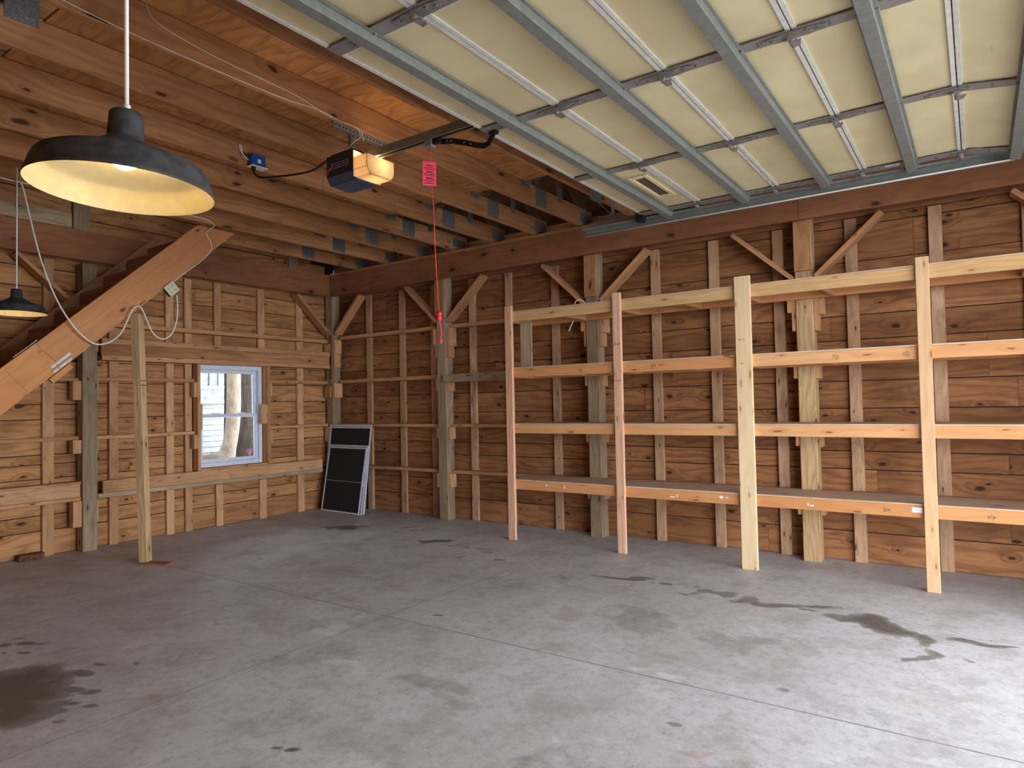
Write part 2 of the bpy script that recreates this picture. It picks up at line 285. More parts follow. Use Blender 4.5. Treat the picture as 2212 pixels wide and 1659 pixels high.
class MB:
    def __init__(s): s.v = []; s.f = []; s.uv = []; s.sm = []
    def quad(s, pts, uvs, smooth=False):
        i = len(s.v); s.v += [Vector(p) for p in pts]; s.f.append(tuple(range(i, i+len(pts)))); s.uv.append(list(uvs)); s.sm.append(smooth)
    def obox(s, c, ax, h, g=None):
        """box: centre, three unit axes, half sizes, grain axis index"""
        c = Vector(c); ax = [Vector(a) for a in ax]
        if g is None: g = max(range(3), key=lambda i: h[i])
        ou, ov = random.uniform(0, 60), random.uniform(0, 60)
        i = len(s.v); P = {}
        for a in (-1, 1):
            for b in (-1, 1):
                for d in (-1, 1):
                    P[(a, b, d)] = len(s.v); s.v.append(c + ax[0]*h[0]*a + ax[1]*h[1]*b + ax[2]*h[2]*d)
        for k in range(3):
            p, q = [j for j in range(3) if j != k]
            for sg in (-1, 1):
                loop = []
                for (sp, sq) in ((-1, -1), (1, -1), (1, 1), (-1, 1)):
                    key = [0, 0, 0]; key[k] = sg; key[p] = sp; key[q] = sq; loop.append((tuple(key), sp*h[p], sq*h[q]))
                n = (ax[p].cross(ax[q])).dot(ax[k])*sg
                if n < 0: loop.reverse()
                if q == g: uv = [(b_+ou, a_+ov+k*.37) for (_, a_, b_) in loop]
                else: uv = [(a_+ou, b_+ov+k*.37) for (_, a_, b_) in loop]
                s.f.append(tuple(P[t_[0]] for t_ in loop)); s.uv.append(uv); s.sm.append(False)
        return s
    def box(s, a, b, g=None):
        c = [(a[i]+b[i])/2 for i in range(3)]; h = [abs(b[i]-a[i])/2 for i in range(3)]
        return s.obox(c, ((1, 0, 0), (0, 1, 0), (0, 0, 1)), h, g)
    def bar(s, p0, p1, w, h, side=(1, 0, 0)):
        """beam from p0 to p1; w along 'side', h across"""
        p0 = Vector(p0); p1 = Vector(p1); d = (p1-p0); L = d.length; d.normalize()
        sd = Vector(side); sd = (sd - d*sd.dot(d)).normalized(); n = d.cross(sd)
        return s.obox((p0+p1)/2, (d, sd, n), (L/2, w/2, h/2), 0)
    def prism(s, poly, o, ex, ey, ez, depth, grain=(1, 0)):
        """poly 2D in (ex,ey) at o, extruded along ez"""
        o, ex, ey, ez = Vector(o), Vector(ex), Vector(ey), Vector(ez)
        ar = sum(poly[i][0]*poly[(i+1) % len(poly)][1]-poly[(i+1) % len(poly)][0]*poly[i][1] for i in range(len(poly)))
        if (ar < 0) != (ex.cross(ey).dot(ez) < 0): poly = poly[::-1]
        ou, ov = random.uniform(0, 60), random.uniform(0, 60)
        gx, gy = grain; L = math.hypot(gx, gy); gx /= L; gy /= L
        A = [o+ex*p[0]+ey*p[1] for p in poly]; B = [p+ez*depth for p in A]
        uv = [(p[0]*gx+p[1]*gy+ou, -p[0]*gy+p[1]*gx+ov) for p in poly]
        s.quad(A[::-1], uv[::-1]); s.quad(B, uv)
        n = len(poly)
        for i in range(n):
            j = (i+1) % n; d = math.hypot(poly[j][0]-poly[i][0], poly[j][1]-poly[i][1])
            s.quad((A[i], A[j], B[j], B[i]), ((ou, ov), (ou+d, ov), (ou+d, ov+abs(depth)), (ou, ov+abs(depth))))
        return s
    def tube(s, pts, r, n=8, smooth_path=True, rad=None, cap=True):
        pts = [Vector(p) for p in pts]
        if smooth_path and len(pts) > 2:
            out = []
            for i in range(len(pts)-1):
                p0 = pts[max(i-1, 0)]; p1 = pts[i]; p2 = pts[i+1]; p3 = pts[min(i+2, len(pts)-1)]
                for k in range(5):
                    t = k/5
                    out.append(.5*((2*p1)+(p2-p0)*t+(2*p0-5*p1+4*p2-p3)*t*t+(3*p1-p0-3*p2+p3)*t**3))
            out.append(pts[-1]); pts = out
        rings = []; ref = None
        for i, p in enumerate(pts):
            d = (pts[min(i+1, len(pts)-1)]-pts[max(i-1, 0)]).normalized()
            if ref is None:
                ref = d.orthogonal().normalized()
            ref = (ref - d*ref.dot(d)).normalized(); b = d.cross(ref)
            rr = r if rad is None else rad(i/(len(pts)-1))
            i0 = len(s.v)
            for k in range(n):
                a = 2*math.pi*k/n; s.v.append(p+(ref*math.cos(a)+b*math.sin(a))*rr)
            rings.append(i0)
        for i in range(len(rings)-1):
            for k in range(n):
                j = (k+1) % n
                s.f.append((rings[i]+k, rings[i]+j, rings[i+1]+j, rings[i+1]+k)); s.sm.append(True)
                s.uv.append([(i*.05, k/n), (i*.05, (k+1)/n), (i*.05+.05, (k+1)/n), (i*.05+.05, k/n)])
        if cap:
            s.f.append(tuple(rings[0]+k for k in range(n))[::-1]); s.uv.append([(0, 0)]*n); s.sm.append(False)
            s.f.append(tuple(rings[-1]+k for k in range(n))); s.uv.append([(0, 0)]*n); s.sm.append(False)
        return s
    def lathe(s, prof, c, n=48, axis=(0, 0, 1), flip=False):
        c = Vector(c); az = Vector(axis).normalized(); axx = az.orthogonal().normalized(); ay = az.cross(axx)
        rings = []
        for (r_, z_) in prof:
            i0 = len(s.v)
            for k in range(n):
                a = 2*math.pi*k/n; s.v.append(c+az*z_+(axx*math.cos(a)+ay*math.sin(a))*r_)
            rings.append(i0)
        for i in range(len(rings)-1):
            for k in range(n):
                j = (k+1) % n
                q = (rings[i]+k, rings[i]+j, rings[i+1]+j, rings[i+1]+k)
                s.f.append(q[::-1] if flip else q); s.sm.append(True)
                s.uv.append([(k/n, i*.1), ((k+1)/n, i*.1), ((k+1)/n, i*.1+.1), (k/n, i*.1+.1)])
        return s
    def build(s, name, mat, parent=None, bevel=0.0, label=None):
        me = bpy.data.meshes.new(name)
        xs = [v.x for v in s.v]; ys = [v.y for v in s.v]; zs = [v.z for v in s.v]
        o3 = Vector(((min(xs)+max(xs))/2, (min(ys)+max(ys))/2, min(zs)))
        me.from_pydata([v-o3 for v in s.v], [], s.f)
        ul = me.uv_layers.new(name='UVMap')
        flat = [c for uv in s.uv for c in uv]
        for i, c in enumerate(flat): ul.data[i].uv = c
        me.polygons.foreach_set('use_smooth', s.sm)
        me.materials.append(M[mat] if isinstance(mat, str) else mat)
        me.update()
        o = bpy.data.objects.new(name, me); C.objects.link(o)
        WL[o.name] = o3
        if parent: o.parent = parent; o.location = o3-WL[parent.name]
        else: o.location = o3
        if bevel:
            b = o.modifiers.new('bevel', 'BEVEL'); b.width = bevel; b.segments = 1; b.limit_method = 'ANGLE'
        if label: o['label'] = label
        return o

def thing(name, label, cat, loc, group=None):
    o = bpy.data.objects.new(name, None); C.objects.link(o); o.location = loc; o.empty_display_size = .1
    WL[o.name] = Vector(loc); tag(o, label, cat, group); return o
def tag(o, label, cat, group=None):
    o['label'] = label; o['category'] = cat
    if group: o['group'] = group
    return o
def struct(o, label=None, cat=None):
    o['kind'] = 'structure'
    if label: o['label'] = label
    if cat: o['category'] = cat
    return o
X, Y, Z = (1, 0, 0), (0, 1, 0), (0, 0, 1)

# ------------------------------------------------------------------ key planes
XL, YR = -8.038, 6.753            # inner faces of the siding
XF, YB = 1.05, -.45               # inner faces of front wall and the wall beside the camera
BZ0, BZ1 = 3.124, 3.451           # header beams
RIDGE_Y = 3.3
def roof_z(y): return 3.56+.9*(6.6-y) if y > RIDGE_Y else 3.56+.9*(y-0.0)

GABLE = [(YB-.06, 3.6), (YR+.06, 3.6), (YR+.06, 3.62), (RIDGE_Y, roof_z(RIDGE_Y)+.2), (YB-.06, 3.62)]
# ------------------------------------------------------------------ floor, ground, roof, shell
import numpy as np
def floor_mesh():
    x0, x1, yy0, yy1, h = XL-.06, XF+.1, YB-.06, YR+.06, .018
    nx, ny = int((x1-x0)/h)+1, int((yy1-yy0)/h)+1
    gx, gy = np.meshgrid(np.linspace(x0, x1, nx), np.linspace(yy0, yy1, ny), indexing='xy')
    rs = np.random.RandomState(3)
    def vnoise(sc_):
        px, py = (gx-x0)/sc_, (gy-yy0)/sc_
        tab = rs.rand(int(py.max())+3, int(px.max())+3)
        ix, iy = px.astype(int), py.astype(int); fx, fy = px-ix, py-iy
        fx = fx*fx*(3-2*fx); fy = fy*fy*(3-2*fy)
        return (tab[iy, ix]*(1-fx)*(1-fy)+tab[iy, ix+1]*fx*(1-fy)+tab[iy+1, ix]*(1-fx)*fy+tab[iy+1, ix+1]*fx*fy)-.5
    wx = vnoise(.22)*.20+vnoise(.09)*.10; wy = vnoise(.22)*.20+vnoise(.09)*.10
    def field(lst, k, gain=1.0):
        acc = np.zeros_like(gx)
        X_, Y_ = gx+wx*k, gy+wy*k
        for (cx, cy, rx, ry, a, st) in lst:
            ca, sa = math.cos(R(a)), math.sin(R(a)); dx, dy = X_-cx, Y_-cy
            u = (dx*ca+dy*sa)/max(rx, .03); v = (-dx*sa+dy*ca)/max(ry, .022)
            d = np.sqrt(u*u+v*v)
            acc = np.maximum(acc, np.clip(1.5-d, 0, 1)*(.35+.65*st))
        return acc
    dk = np.maximum(field(big, 1.0), field(drops, .25)); fa = field(faint, 1.3); wh = field(white, .8); ru = field(rusty, .8)
    verts = np.stack([gx.ravel(), gy.ravel(), np.zeros(gx.size)], 1)
    idx = np.arange(gx.size).reshape(ny, nx)
    faces = np.stack([idx[:-1, :-1], idx[:-1, 1:], idx[1:, 1:], idx[1:, :-1]], -1).reshape(-1, 4)
    me = bpy.data.meshes.new('floor'); nf = len(faces)
    me.vertices.add(len(verts)); me.vertices.foreach_set('co', verts.ravel())
    me.loops.add(nf*4); me.loops.foreach_set('vertex_index', faces.ravel())
    me.polygons.add(nf); me.polygons.foreach_set('loop_start', np.arange(nf)*4)
    me.update(calc_edges=True); me.validate()
    at_ = me.attributes.new('stain', 'FLOAT_COLOR', 'POINT')
    at_.data.foreach_set('color', np.stack([dk, fa, wh, ru], -1).reshape(-1).astype(np.float32))
    me.materials.append(M['concrete'])
    o = bpy.data.objects.new('floor', me); C.objects.link(o); WL['floor'] = Vector((0, 0, 0)); return o
struct(floor_mesh(), 'stained grey concrete garage slab with saw cut joints', 'floor')
g = MB(); g.box((XF+.1, -14, -.3), (30, 22, -.03)); struct(g.build('ground', 'asphalt'), 'pale gravel drive outside the open garage door', 'ground')

def siding(mb, axis, face, out, lo, hi, z0, seams, zmax=None, hole=None, clip=None):
    """boards along axis; face = inner plane, out = +1/-1 outward along the other axis"""
    zs = [z0]+list(seams)
    for i in range(len(zs)-1):
        a, b = zs[i]+.0045, zs[i+1]-.0045
        cuts = [lo]
        p = lo+random.uniform(.6, 2.6)
        while p < hi-.4: cuts.append(p); p += random.uniform(1.6, 3.6)
        cuts.append(hi)
        spans = []
        for k in range(len(cuts)-1):
            segs = [(cuts[k]+.001, cuts[k+1]-.001)]
            if hole and b > hole[2] and a < hole[3]:
                ns = []
                for (p0, p1) in segs:
                    if p0 < hole[0]: ns.append((p0, min(p1, hole[0])))
                    if p1 > hole[1]: ns.append((max(p0, hole[1]), p1))
                segs = [q for q in ns if q[1]-q[0] > .01]
            spans += segs
        for (p0, p1) in spans:
            if clip:
                c0, c1 = clip(a, b)
                p0, p1 = max(p0, c0), min(p1, c1)
                if p1-p0 < .02: continue
            off = random.uniform(0, .012)
            t0, t1 = off, off+.02
            # slight lap: board leans so the lower edge sits further out
            lean = .006
            f0, f1 = face+out*t0, face+out*t1
            if axis == 'x':
                mb.obox(((p0+p1)/2, (f0+f1)/2, (a+b)/2), (X, (0, math.cos(lean), math.sin(lean)), (0, -math.sin(lean), math.cos(lean))), ((p1-p0)/2, .01, (b-a)/2), 0)
            else:
                mb.obox(((f0+f1)/2, (p0+p1)/2, (a+b)/2), (X, Y, Z), (.01, (p1-p0)/2, (b-a)/2), 1)

SR = [.27, .50, .835, 1.0, 1.39, 1.64, 2.015, 2.24, 2.5, 2.73, 3.06, 3.28, 3.52, 3.62]
SL = [.26, .42, .60, .80, .95, 1.05, 1.20, 1.42, 1.58, 1.81, 2.04, 2.26, 2.456, 2.62, 2.81, 3.02, 3.22, 3.42, 3.62, 3.84, 4.05, 4.3, 4.5, 4.75, 5.0, 5.2, 5.45, 5.7, 5.9, 6.1, 6.4]
mb = MB(); siding(mb, 'x', YR, 1, XL, XF, .0, SR)
wall_right = struct(mb.build('wall_right', 'siding_r'), 'long wall of weathered brown pine boards behind the shelves', 'wall')
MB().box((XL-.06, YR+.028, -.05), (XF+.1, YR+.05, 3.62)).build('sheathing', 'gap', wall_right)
WIN = (4.52, 5.435, .76, 2.06)     # y0,y1,z0,z1
def clipy(a, b):
    dz = b-3.56
    if dz <= 0: return (YB, YR)
    return (max(YB, dz/.9-.02), min(YR, 6.62-dz/.9))
mb = MB(); siding(mb, 'y', XL, -1, YB, YR, 0, SL, hole=WIN, clip=clipy)
wall_left = struct(mb.build('wall_left', 'siding_l'), 'gable wall of orange pine boards around the small window', 'wall')
mb = MB()
gx = XL-.04
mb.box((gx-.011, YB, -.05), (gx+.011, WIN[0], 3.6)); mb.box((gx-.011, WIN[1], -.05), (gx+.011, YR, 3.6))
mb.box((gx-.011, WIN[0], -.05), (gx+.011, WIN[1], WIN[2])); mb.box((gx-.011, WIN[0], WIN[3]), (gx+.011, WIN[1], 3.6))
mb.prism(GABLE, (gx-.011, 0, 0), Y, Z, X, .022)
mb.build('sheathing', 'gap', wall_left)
# wall with the big door opening (behind the camera) and the wall beside the camera
DY0, DY1, DZ = .82, 5.6, 2.9
mb = MB(); siding(mb, 'y', XF, 1, YB, YR, 0, SL, hole=(DY0, DY1, -1, DZ), clip=clipy)
wf = struct(mb.build('wall_front', 'siding_l'), 'board wall around the open garage doorway', 'wall')
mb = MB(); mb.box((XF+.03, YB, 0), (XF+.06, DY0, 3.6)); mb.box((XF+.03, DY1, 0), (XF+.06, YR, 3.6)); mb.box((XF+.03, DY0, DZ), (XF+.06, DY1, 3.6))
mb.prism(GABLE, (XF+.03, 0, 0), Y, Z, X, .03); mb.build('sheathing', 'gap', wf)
mb = MB(); siding(mb, 'x', YB, -1, XL, XF, 0, SR)
wb = struct(mb.build('wall_back', 'siding_l'), 'board wall beside the camera', 'wall')
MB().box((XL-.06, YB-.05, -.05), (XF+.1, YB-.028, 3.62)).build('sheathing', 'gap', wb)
g = MB(); g.box((-9.5, -14, -.3), (XF+.1, YB-.08, -.03)); struct(g.build('ground', 'asphalt'), 'pale gravel yard beside the garage', 'ground')
# roof
mb = MB()
sl = math.hypot(1, .9)
for sgn in (1, -1):
    y_e = 6.95 if sgn > 0 else -.35
    ze = (3.56+.9*(6.6-6.95)) if sgn > 0 else (3.56+.9*(-.35))
    p0 = Vector((0, y_e, ze)); p1 = Vector((0, RIDGE_Y, 3.56+.9*3.3))
    d = (p1-p0); L = d.length; d.normalize(); n = Vector((0, -d.z, d.y)) if sgn < 0 else Vector((0, d.z, -d.y))
    nb = 24
    for k in range(nb):
        c = p0+d*(L*(k+.5)/nb)+n*(.175 if n.z > 0 else -.175)
        mb.obox(((XL+XF)/2+.3, c.y, c.z), (X, d, n), ((XF-XL)/2+.42, L/nb/2-.001, .012), 0)
mb.box((XF+.10, -.9, 3.10), (XF+3.4, 7.3, 3.15), 1)  # unseen overhang added to cut steep daylight on the floor near the doorway
struct(mb.build('roof', 'roof'), 'dark roof boards above the trusses', 'roof')
# loft deck = ceiling
mb = MB()
def ply(x0, x1, y0, y1): mb.box((x0+.0015, y0+.0015, 3.658), (x1-.0015, y1-.0015, 3.677), 0)
ys = [1.49, 2.71, 3.93, 5.33]
for j in range(3):
    xs = [-6.62, -4.8, -2.4, 0.0, XF] if j != 1 else [-6.62, -6.0, -3.58, -1.2, XF]
    for i in range(len(xs)-1): ply(xs[i], xs[i+1], ys[j], ys[j+1])
ply(-7.98, -6.62, 4.28, 5.33)
struct(mb.build('ceiling', 'ply'), 'plywood loft floor seen from below above the joists', 'ceiling')

# ------------------------------------------------------------------ right wall framing
for x in (-7.31, -6.64, -6.05, -5.38, -4.80, -4.125, -2.86, -2.225, -1.597, -.96, -.308, .33):
    w = .1
    MB().box((x, 6.712, .0), (x+w, YR-.001, BZ0-.002), 2).build('stud', 'stud_r', wall_right, .004)
gz = {0: (2.492, 2.540), 1: (1.842, 1.890), 2: (1.200, 1.242), 3: (.602, .644)}
segs = [(-7.79, -5.79), (-5.62, -3.57), (-3.41, -1.37), (-1.21, .84)]
for i, (a, b) in enumerate(segs):
    for k in range(4):
        MB().box((a, 6.615, gz[k][0]), (b, 6.711, gz[k][1]), 0).build('girt', 'girt' if i < 2 else 'stud_r', wall_right, .003)


group_p = 'treated timber wall posts'
post_lab = {
    -7.72: 'greenish treated corner post where the two board walls meet, behind the leaning screens',
    -5.783: 'greenish treated wall post left of the shelving, behind the red pull cord',
    -3.562: 'treated wall post behind the second bay of shelves, with stepped blocks',
    -1.36: 'cracked yellowish treated wall post behind the third bay of shelves',
    .84: 'treated wall post behind the far right end of the shelves'}
def blocks_right(p, xl, xr, left=True, right=True):
    def blk(x0, x1, z0, z1, m='block'): MB().box((x0, 6.55, z0), (x1, 6.665, z1), 2).build('block', m, p, .003)
    if left:
        blk(xl-.04, xl-.001, 2.115, 2.49, 'girt'); blk(xl-.08, xl-.041, 2.29, 2.49)
        blk(xl-.04, xl-.001, 1.675, 1.841); blk(xl-.04, xl-.001, 1.05, 1.199); blk(xl-.04, xl-.001, .42, .601)
    if right:
        blk(xr+.001, xr+.04, 2.105, 2.49, 'girt'); blk(xr+.041, xr+.08, 2.255, 2.49)
        blk(xr+.001, xr+.04, 1.668, 1.841); blk(xr+.001, xr+.04, 1.045, 1.199); blk(xr+.001, xr+.04, .425, .601)
for x in (-5.783, -3.562, -1.36, .84):
    mat = 'treated' if x < -1.5 else 'treated_l'
    p = MB().box((x, 6.534, 0), (x+.15, 6.68, 3.40), 2).build('timber_post', mat, None, .006)
    tag(p, post_lab[x], 'post', group_p)
    blocks_right(p, x, x+.15)
    MB().box((x+.003, 6.497, 2.66), (x+.145, 6.533, BZ0-.001), 2).build('cap_board', 'joist', p, .003)
# corner post
p = MB().box((-7.995, 6.534, 0), (-7.845, 6.68, 3.40), 2).build('timber_post', 'treated', None, .006)
tag(p, post_lab[-7.72], 'post', group_p)
def blk(a, b, m='block'): MB().box(a, b, 2).build('block', m, p, .003)
blk((-7.844, 6.545, 2.28), (-7.80, 6.67, 2.49)); blk((-7.844, 6.545, 2.08), (-7.815, 6.67, 2.279), 'girt')
blk((-7.844, 6.52, 1.63), (-7.79, 6.67, 1.841)); blk((-7.99, 6.494, 1.63), (-7.86, 6.533, 1.80), 'joist')
blk((-7.99, 6.494, 2.30), (-7.86, 6.533, 2.43)); blk((-7.99, 6.494, .98), (-7.915, 6.533, 1.20), 'girt')
MB().box((-7.846, 6.50, 1.90), (-7.826, 6.533, 2.56), 2).build('corner_strip', 'beam', p)
# header beams
b = MB().box((-7.79, 6.458, BZ0), (-1.30, 6.496, BZ1), 0)
b.box((-1.298, 6.458, BZ0), (XF-.01, 6.496, BZ1), 0)
# beam sits on the inner face of the posts: shift so its visible face is y=6.458
b = tag(b.build('header_beam', 'beam', None, .004), 'long red brown header beam carrying the joists over the shelf wall', 'beam')
tag(MB().box((-7.84, 6.682, BZ0), (XF-.01, 6.711, BZ1), 0).build('header_beam', 'beam', None, .004), 'outer header beam behind the front one, only its lower edge showing', 'beam')
MB().box((-7.79, 6.44, BZ1-.034), (-3.2, 6.4575, BZ1-.001), 0).build('top_ledger', 'joist', b, .002)
b2 = tag(MB().box((-7.829, YB+.02, BZ0-.005), (-7.793, 6.457, BZ1-.01), 1).build('header_beam', 'beam', None, .004), 'brown header beam along the gable wall above the window', 'beam')
# knee braces, right wall
def brace(x0, z0, x1, z1, label, mat='girt'):
    o = MB().bar((x0, 6.604, z0), (x1, 6.604, z1), .14, .042, (0, 1, 0)).build('knee_brace', mat, None, .003)
    tag(o, label, 'brace', 'knee braces under the header beams')
brace(-6.36, BZ0-.018, -5.80, 2.585, 'thin looking diagonal brace left of the post behind the red cord')
brace(-5.61, 2.585, -5.03, BZ0-.018, 'broad diagonal brace right of the post behind the red cord')
brace(-4.14, BZ0-.018, -3.58, 2.585, 'diagonal brace left of the post at the second shelf bay')
brace(-3.39, 2.61, -2.83, BZ0-.018, 'diagonal brace right of the post at the second shelf bay')
brace(-1.93, BZ0-.018, -1.38, 2.6, 'diagonal brace left of the post at the third shelf bay')
brace(-1.19, 2.6, -.64, BZ0-.018, 'diagonal brace right of the post at the third shelf bay')
brace(.27, BZ0-.018, .80, 2.6, 'dark diagonal brace at the far right end of the header beam')
brace(-7.80, 2.575, -7.27, BZ0-.02, 'right leg of the V of braces in the corner, on the shelf wall')
def brace_l(y0, z0, y1, z1, label):
    o = MB().bar((-7.905, y0, z0), (-7.905, y1, z1), .14, .042, (1, 0, 0)).build('knee_brace', 'girt', None, .003)
    tag(o, label, 'brace', 'knee braces under the header beams')
brace_l(5.93, BZ0-.025, 6.49, 2.575, 'left leg of the V of braces in the corner, on the window wall')
brace_l(2.57, BZ0-.01, 3.14, 2.60, 'diagonal brace in the shadow above the stairs at the left')

# ------------------------------------------------------------------ left wall framing
for (y0, y1, z0, z1) in ((2.85, 2.955, 0, 1.83), (3.50, 3.595, 0, BZ0), (4.14, 4.232, 0, BZ0), (4.372, 4.46, 0, BZ0), (4.775, 4.868, 0, .53), (5.405, 5.505, 0, .53), (6.02, 6.125, 0, BZ0),
                         (4.762, 4.852, 2.3, BZ0), (5.392, 5.493, 2.3, BZ0), (2.2, 2.3, 0, BZ0), (1.55, 1.65, 0, BZ0), (2.86, 2.95, 1.87, BZ0)):
    MB().box((XL+.001, y0, z0), (XL+.042, y1, z1), 2).build('stud', 'stud_l', wall_left, .004)
for (y0, y1) in ((1.75, 2.05), (3.14, 3.3), (4.6, 4.75), (5.9, 6.05)):
    MB().box((XL+.001, y0, 3.42), (XL+.05, y1, roof_z(y1)-.05), 2).build('gable_stud', 'treated', wall_left, .004)
for (y0, y1, za, zb) in ((3.318, 6.49, 2.44, 2.49), (1.2, 3.155, 1.826, 1.858), (3.318, 4.44, 1.832, 1.872), (5.50, 6.49, 1.832, 1.876), (1.2, 3.155, 1.195, 1.232), (3.318, 4.44, 1.187, 1.228), (5.50, 6.49, 1.207, 1.25)):
    MB().box((XL+.043, y0, za), (-7.905, y1, zb), 1).build('girt', 'girt', wall_left, .003)
# timber post by the stairs
p = MB().box((-7.985, 3.165, 0), (-7.835, 3.308, 3.1), 2).build('timber_post', 'treated', None, .006)
tag(p, 'greenish treated wall post left of the window, behind the stair stringer', 'post', group_p)
for (z0, z1) in ((1.05, 1.194), (.27, .545), (1.62, 1.825)):
    MB().box((-7.96, 3.08, z0), (-7.86, 3.164, z1), 2).build('block', 'block', p, .003)
for (z0, z1) in ((1.62, 1.83), (.3, .535), (1.04, 1.186), (2.15, 2.435)):
    MB().box((-7.985, 3.309, z0), (-7.925, 3.36, z1), 2).build('block', 'block', p, .003)
# header above the window / sill boards
hb = tag(MB().box((-7.90, 3.36, 2.115), (-7.86, 6.49, 2.24), 1).build('header_board', 'joist', None, .003), 'long horizontal board with ledges running just above the window', 'board')
MB().box((-7.99, 3.36, 2.241), (-7.845, 6.49, 2.30), 1).build('top_ledge', 'girt', hb, .003)
MB().box((-7.99, 3.36, 2.06), (-7.845, 6.49, 2.114), 1).build('bottom_ledge', 'girt', hb, .003)
sb = tag(MB().box((-7.90, 3.375, .60), (-7.86, 6.34, .735), 1).build('sill_board', 'stud_l', None, .003), 'wide pale horizontal board running just below the window to the corner', 'board')
MB().box((-7.97, 3.32, .552), (-7.85, 6.34, .599), 1).build('bottom_ledge', 'greywood', sb, .003)
sb = tag(MB().box((-7.90, .6, .588), (-7.86, 3.15, .727), 1).build('sill_board', 'stud_l', None, .003), 'wide horizontal board left of the wall post, under the stair end', 'board')
MB().box((-7.97, .6, .55), (-7.845, 3.15, .587), 1).build('bottom_ledge', 'girt', sb, .003)
MB().box((-7.97, .6, .728), (-7.835, 3.15, .752), 1).build('top_ledge', 'girt', sb, .003)

# ------------------------------------------------------------------ window
y0, y1, z0, z1 = WIN
mb = MB(); xo, xi = XL-.05, XL+.055
fwd = .05
mb.box((xo, y0, z0), (xi, y0+.04, z1), 2); mb.box((xo, y1-.05, z0), (xi, y1, z1), 2); mb.box((xo, y0+.04, z1-.06), (xi, y1-.05, z1), 1); mb.box((xo, y0+.04, z0), (xi, y1-.05, z0+.055), 1)
w1 = struct(mb.build('window_1', 'vinyl', None, .004), 'white double hung vinyl window in the gable wall', 'window')
def sash(za, zb, x, nm):
    a, b = y0+.042, y1-.052
    m_ = MB(); m_.box((x, a, za), (x+.03, a+.035, zb)); m_.box((x, b-.045, za), (x+.03, b, zb)); m_.box((x, a+.035, zb-.04), (x+.03, b-.045, zb)); m_.box((x, a+.035, za), (x+.03, b-.045, za+.04))
    s_ = m_.build(nm, 'vinyl', w1, .003)
    MB().box((x+.012, a+.03, za+.03), (x+.018, b-.04, zb-.03)).build('pane', 'glass', s_)
    return s_
sash(1.385, z1-.062, XL-.035, 'upper_sash'); lo_s = sash(z0+.057, 1.43, XL+.0, 'lower_sash')
MB().box((XL+.028, 4.72, 1.431), (XL+.04, 4.83, 1.445)).build('sash_lock', 'vinyl', w1); MB().box((XL+.028, 5.08, 1.431), (XL+.04, 5.2, 1.445)).build('sash_lock', 'vinyl', w1)
sh = [(0, -.058), (.026, -.035), (.045, .0), (.05, .035), (.045, .05), (.0, .058), (-.045, .05), (-.05, .035), (-.045, 0), (-.026, -.035)]
st = MB().prism(sh, (XL+.019, 5.265, .905), Y, Z, X, .002).build('shield_sticker', 'pinksticker', lo_s); st['label'] = 'pink shield shaped sticker'
MB().prism([(a*.66, b*.66) for a, b in sh], (XL+.0211, 5.265, .905), Y, Z, X, .001).build('sticker_shield', translucent('pale pink print', (232, 186, 210)), lo_s)
# jambs
MB().box((-7.982, 4.504, .728), (-7.902, 5.451, .757), 1).build('sill_ledge', 'girt', w1)
jl = tag(MB().box((-7.985, 4.465, .738), (-7.875, 4.503, 2.058), 2).build('jamb_board', 'girt', None, .003), 'upright board along the left side of the window', 'board')
for (ya, yb, za, zb) in ((4.504, 4.53, 1.24, 1.56), (4.42, 4.464, 1.645, 1.83), (4.42, 4.464, 1.01, 1.185)):
    MB().box((-7.955, ya, za), (-7.88, yb, zb), 2).build('block', 'block', jl, .003)
jr = tag(MB().box((-7.985, 5.452, .738), (-7.875, 5.495, 2.058), 2).build('jamb_board', 'girt', None, .003), 'upright board along the right side of the window', 'board')
MB().box((XL+.06, 5.437, .738), (-7.94, 5.451, 2.058), 2).build('jamb_face', 'joist', jr)
for (ya, yb, za, zb) in ((5.36, 5.451, 1.285, 1.55), (5.496, 5.525, 1.655, 1.83), (5.496, 5.525, 1.01, 1.20)):
    MB().box((-7.935, ya, za), (-7.88, yb, zb), 2).build('block', 'block', jr, .003)

